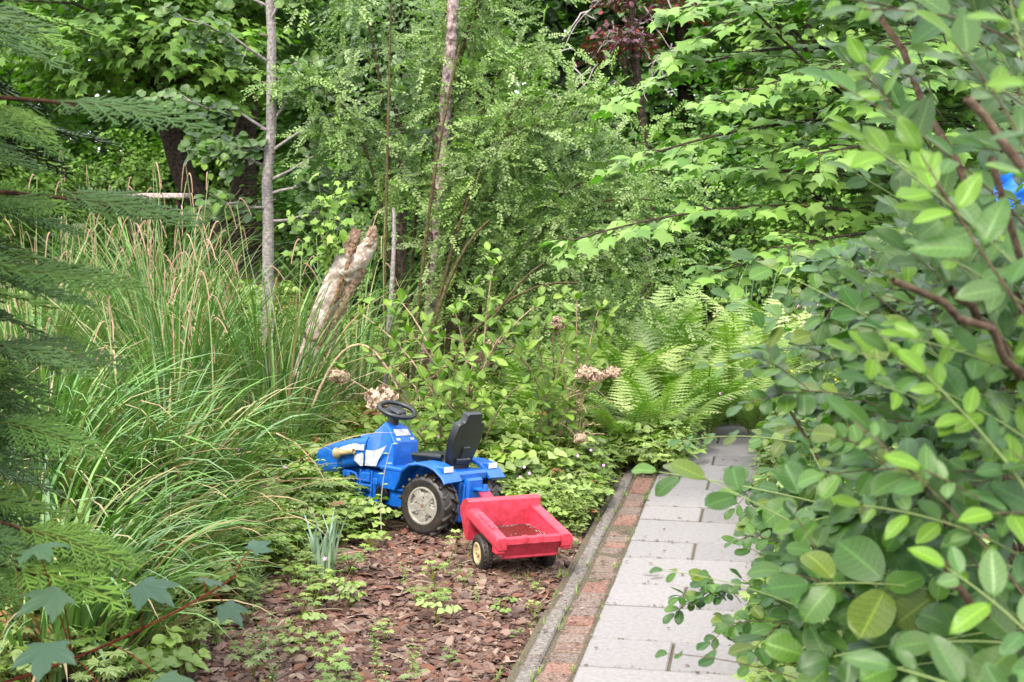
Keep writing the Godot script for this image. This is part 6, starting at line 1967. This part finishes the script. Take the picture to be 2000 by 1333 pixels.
func build_right_shrubs(r: RandomNumberGenerator) -> void:
	var brown := bark_mat("brown_twig", Color(0.25, 0.20, 0.165), Color(0.43, 0.36, 0.30), 131, 0.05, 8.0)
	var greenst := mat("yellow_green_stem", lin(0.15, 0.20, 0.055), 0.6)
	var round_lf := ovate_leaves(3, 0.72, 9, 7, r, 8, 0.10, 0.20)
	var oval_lf := ovate_leaves(0, 0.48, 9, 7, r, 7, 0.08, 0.30)
	# snowberry: the low mass overhanging the path
	var o := thing("snowberry_shrub", "snowberry shrub with rounded leaves overhanging the right side of the path", "shrub", Vector3(1.35, 0, -3.1))
	var L := Leaves.new()
	for i in 135:
		var z := rng.randf_range(-4.2, -2.0)
		var y := 0.42 + 1.0 * pow(rng.randf(), 0.9)
		# the shrub's flank stands along the edge of the path, drawn back at shoulder height and overhanging at the foot
		var over := 0.09 * smooth(1.10, 0.95, y) + 0.10 * smooth(0.76, 0.64, y) - 0.125 + (0.16 * rng.randf() if i % 5 == 0 else 0.0)
		var edge := 0.1887 * -z - over - 0.03 * rng.randf()
		var tip := Vector3(edge + 0.46 * pow(rng.randf(), 1.4), y, z)
		var a := Vector3(tip.x + rng.randf_range(0.15, 0.4), tip.y - rng.randf_range(-0.12, 0.30), z + rng.randf_range(-0.3, 0.2))
		var stm: Material = brown if rng.randf() < 0.75 else greenst
		var ctrl := a.lerp(tip, 0.5) + Vector3(0, 0.08, 0) + rv(0.05)
		shoot(o, L, a, ctrl, tip, 4 + rng.randi() % 3, rng.randf_range(0.042, 0.080), 0.0016, stm, 0.35)
		var P := bez(a, ctrl, tip, 6)
		for k in 4:                                 # short side twigs, every which way
			var b0 := P[1 + k]
			var e := b0 + (rv() + (tip - a).normalized() * 0.8 + Vector3(-0.1, 0.15, 0.25)).normalized() * rng.randf_range(0.05, 0.14)
			shoot(o, L, b0, b0.lerp(e, 0.5) + Vector3(0, 0.015, 0), e, 2 + rng.randi() % 2, rng.randf_range(0.034, 0.06), 0.0012, stm, 0.2, 0.9, (Vector3(-0.1, 0.9, 0.4) + rv(0.4)).normalized())
	# long young shoots with big leaves that reach out over the slabs
	shoot(o, L, Vector3(0.95, 0.86, -2.5), Vector3(0.66, 0.98, -2.55), Vector3(0.30, 1.00, -2.72), 5, 0.072, 0.004, greenst, 0.2, 0.8, Vector3(-0.15, 0.8, 0.5))
	shoot(o, L, Vector3(0.85, 0.78, -2.2), Vector3(0.62, 0.95, -2.2), Vector3(0.34, 1.07, -2.3), 4, 0.085, 0.0042, greenst, 0.1, 0.8, Vector3(-0.15, 0.75, 0.55))
	shoot(o, L, Vector3(0.95, 1.15, -2.4), Vector3(0.7, 1.32, -2.4), Vector3(0.45, 1.44, -2.5), 6, 0.062, 0.003, greenst, 0.1, 0.8, Vector3(-0.1, 0.8, 0.55))
	shoot(o, L, Vector3(0.95, 1.12, -2.7), Vector3(0.7, 1.25, -2.8), Vector3(0.47, 1.34, -2.9), 6, 0.056, 0.003, greenst, 0.1, 0.8)
	shoot(o, L, Vector3(0.9, 1.0, -2.9), Vector3(0.68, 1.18, -3.0), Vector3(0.46, 1.17, -3.1), 6, 0.05, 0.003, greenst, 0.1, 0.8)
	shoot(o, L, Vector3(0.85, 0.92, -3.2), Vector3(0.62, 1.02, -3.2), Vector3(0.42, 0.96, -3.3), 7, 0.046, 0.003, greenst, 0.1, 0.8)
	shoot(o, L, Vector3(0.80, 0.62, -2.6), Vector3(0.55, 0.80, -2.6), Vector3(0.31, 0.80, -2.7), 7, 0.040, 0.0026, greenst, 0.1, 0.8)
	shoot(o, L, Vector3(0.80, 0.52, -2.5), Vector3(0.55, 0.68, -2.5), Vector3(0.31, 0.66, -2.6), 7, 0.038, 0.0026, brown, 0.1, 0.8)
	for i in 22:                                    # broad leaved low shoots nearest the photographer
		var tip := Vector3(rng.randf_range(0.40, 0.66), rng.randf_range(0.66, 1.0), rng.randf_range(-2.1, -1.55))
		tip.x *= -tip.z * 0.53
		var a := tip + Vector3(rng.randf_range(0.15, 0.35), rng.randf_range(-0.2, 0.0), rng.randf_range(-0.2, 0.1))
		shoot(o, L, a, a.lerp(tip, 0.5) + Vector3(0, 0.04, 0), tip, 3, rng.randf_range(0.062, 0.092), 0.0026, greenst, 0.3, 0.85, (Vector3(-0.1, 0.75, 0.6) + rv(0.2)).normalized())
	var sg: Geo
	for i in 34:                                    # woody stems from the ground
		sg = Geo.new()
		var a := Vector3(rng.randf_range(-0.25, 0.35), 0, rng.randf_range(-0.9, 0.7))
		var e := a + Vector3(rng.randf_range(-0.75, 0.1), rng.randf_range(0.7, 1.5), rng.randf_range(-0.3, 0.4))
		sg.tube(limb_pts(a, e, 0.04, 8), 0.007, 0.003, 6, Color.WHITE)
		part("stem", sg.mesh(), brown, o)
	hang(o, "leaf", "leaves", L, round_lf, "snowberry_leaf", [lin(0.052, 0.125, 0.028), lin(0.066, 0.145, 0.030), lin(0.090, 0.178, 0.034), lin(0.042, 0.10, 0.032), lin(0.105, 0.195, 0.032), lin(0.058, 0.13, 0.026), lin(0.074, 0.155, 0.030), lin(0.15, 0.20, 0.035)], 0.44, Color(0.62, 0.85, 0.16), 420, vein)
	# the taller privet-like shrub close to the photographer
	o = thing("privet_shrub", "tall close shrub with oval pale backed leaves and cut brown stubs at the right edge", "shrub", Vector3(1.15, 0, -1.9))
	L = Leaves.new()
	for i in 135:
		var y := rng.randf_range(1.05, 2.15)
		var z := rng.randf_range(-2.9, -1.55)
		var edge := -z * 0.245 + 0.05 * rng.randf() - 0.07 * smooth(1.5, 1.9, y)
		var tip := Vector3(edge + 0.34 * pow(rng.randf(), 1.3), y, z)
		var a := tip + Vector3(rng.randf_range(0.15, 0.4), rng.randf_range(-0.35, -0.05), rng.randf_range(-0.25, 0.1))
		shoot(o, L, a, a.lerp(tip, 0.5) + Vector3(0.03, 0.03, 0), tip, 4 + rng.randi() % 4, rng.randf_range(0.048, 0.076), 0.0024, brown if rng.randf() < 0.5 else greenst, 0.25, 0.9, Vector3(-0.1, 0.8, 0.55), 4 if rng.randf() < 0.2 else -1)
	# shoots placed by what the photograph shows nearest
	shoot(o, L, Vector3(0.60, 1.46, -1.35), Vector3(0.52, 1.58, -1.33), Vector3(0.475, 1.74, -1.32), 5, 0.062, 0.0032, greenst, 0.1, 0.9, Vector3(-0.2, 0.75, 0.6), 4)
	shoot(o, L, Vector3(0.62, 1.36, -1.5), Vector3(0.53, 1.47, -1.5), Vector3(0.455, 1.60, -1.52), 4, 0.064, 0.0032, brown, 0.3, 0.9, Vector3(-0.3, 0.6, 0.75), 4)
	shoot(o, L, Vector3(0.64, 1.50, -1.9), Vector3(0.56, 1.62, -1.9), Vector3(0.50, 1.74, -1.95), 5, 0.058, 0.0032, brown, 0.3, 0.9, Vector3(-0.3, 0.6, 0.7), 4)
	shoot(o, L, Vector3(0.66, 0.98, -1.5), Vector3(0.58, 1.08, -1.5), Vector3(0.50, 1.13, -1.52), 4, 0.06, 0.003, greenst, 0.1, 0.9, Vector3(-0.1, 0.75, 0.65))
	shoot(o, L, Vector3(0.62, 0.96, -1.4), Vector3(0.52, 1.03, -1.38), Vector3(0.41, 1.055, -1.4), 4, 0.07, 0.0036, greenst, 0.1, 0.9, Vector3(-0.1, 0.7, 0.7))
	shoot(o, L, Vector3(0.62, 1.20, -1.6), Vector3(0.58, 1.26, -1.6), Vector3(0.50, 1.34, -1.62), 4, 0.058, 0.003, greenst, 0.1, 0.9, Vector3(-0.1, 0.75, 0.65), 4)
	# cut stubs and grey stems
	for q in [[Vector3(0.70, 1.29, -1.75), Vector3(0.455, 1.455, -1.62), 0.006], [Vector3(0.72, 1.30, -1.9), Vector3(0.55, 1.44, -1.7), 0.007], [Vector3(0.70, 1.18, -1.9), Vector3(0.53, 1.31, -1.8), 0.005], [Vector3(0.66, 1.42, -1.5), Vector3(0.49, 1.66, -1.48), 0.0065], [Vector3(0.62, 1.0, -1.7), Vector3(0.50, 1.12, -1.6), 0.006], [Vector3(0.95, 1.25, -2.4), Vector3(0.62, 2.0, -2.6), 0.008], [Vector3(0.72, 1.15, -1.7), Vector3(0.56, 1.60, -1.6), 0.006]]:
		sg = Geo.new()
		sg.tube(limb_pts(q[0] - o.position, q[1] - o.position, 0.012, 8), q[2], q[2] * 0.7, 8, Color.WHITE, Transform3D(), 0.08)
		part("stub", sg.mesh(), brown, o)
	hang(o, "leaf", "leaves", L, oval_lf, "privet_leaf", [lin(0.075, 0.155, 0.042), lin(0.095, 0.175, 0.052), lin(0.125, 0.195, 0.08), lin(0.06, 0.13, 0.042), lin(0.15, 0.26, 0.028)], 0.43, Color(0.62, 0.85, 0.14), 420, vein)
	# dense hedge behind both, closing the right side
	var hedge_bark: Material = brown
	var at := 0
	for q in [[1.75, -4.0, 1.9], [1.65, -3.0, 2.0], [2.15, -4.9, 2.1], [1.35, -2.2, 2.2]]:
		crown_tree("hedge_shrub", ["leafy hedge shrub behind the snowberry in the middle of the right side", "leafy hedge shrub behind the privet stubs", "farthest hedge shrub at the right beside the lawn", "nearest hedge shrub filling the right edge"][at], "shrub", Vector3(q[0], 0, q[1]),
			[Vector3(0, -0.05, 0), Vector3(0, q[2] * 0.5, 0), Vector3(0.05, q[2], 0)], 0.03, hedge_bark,
			[[Vector3(0, q[2] * 0.52, 0), Vector3(0.48, q[2] * 0.5, 0.55)]], 60, 30, 0.045, oval_lf, "hedge_leaf", [lin(0.05, 0.105, 0.035), lin(0.065, 0.125, 0.04), lin(0.04, 0.09, 0.035)], "", 0.2, 0.7)
		at += 1
	# a scrap of blue tarpaulin glimpsed through the twigs
	o = thing("blue_tarpaulin", "small patch of bright blue sheet glimpsed through the twigs at the right edge", "tarpaulin", Vector3(2.02, 1.52, -5.15))
	var g := Geo.new()
	var P := PackedVector3Array()
	for a in 8:
		for b in 8:
			P.append(Vector3(-0.2 + 0.05 * b, 0.028 * a, 0.03 * sin(a * 1.7) * cos(b * 1.3)))
	g.sheet(P, 8, 8, Color.WHITE)
	part("sheet", g.mesh(), mat("blue_sheet", lin(0.01, 0.16, 0.75), 0.45), o)
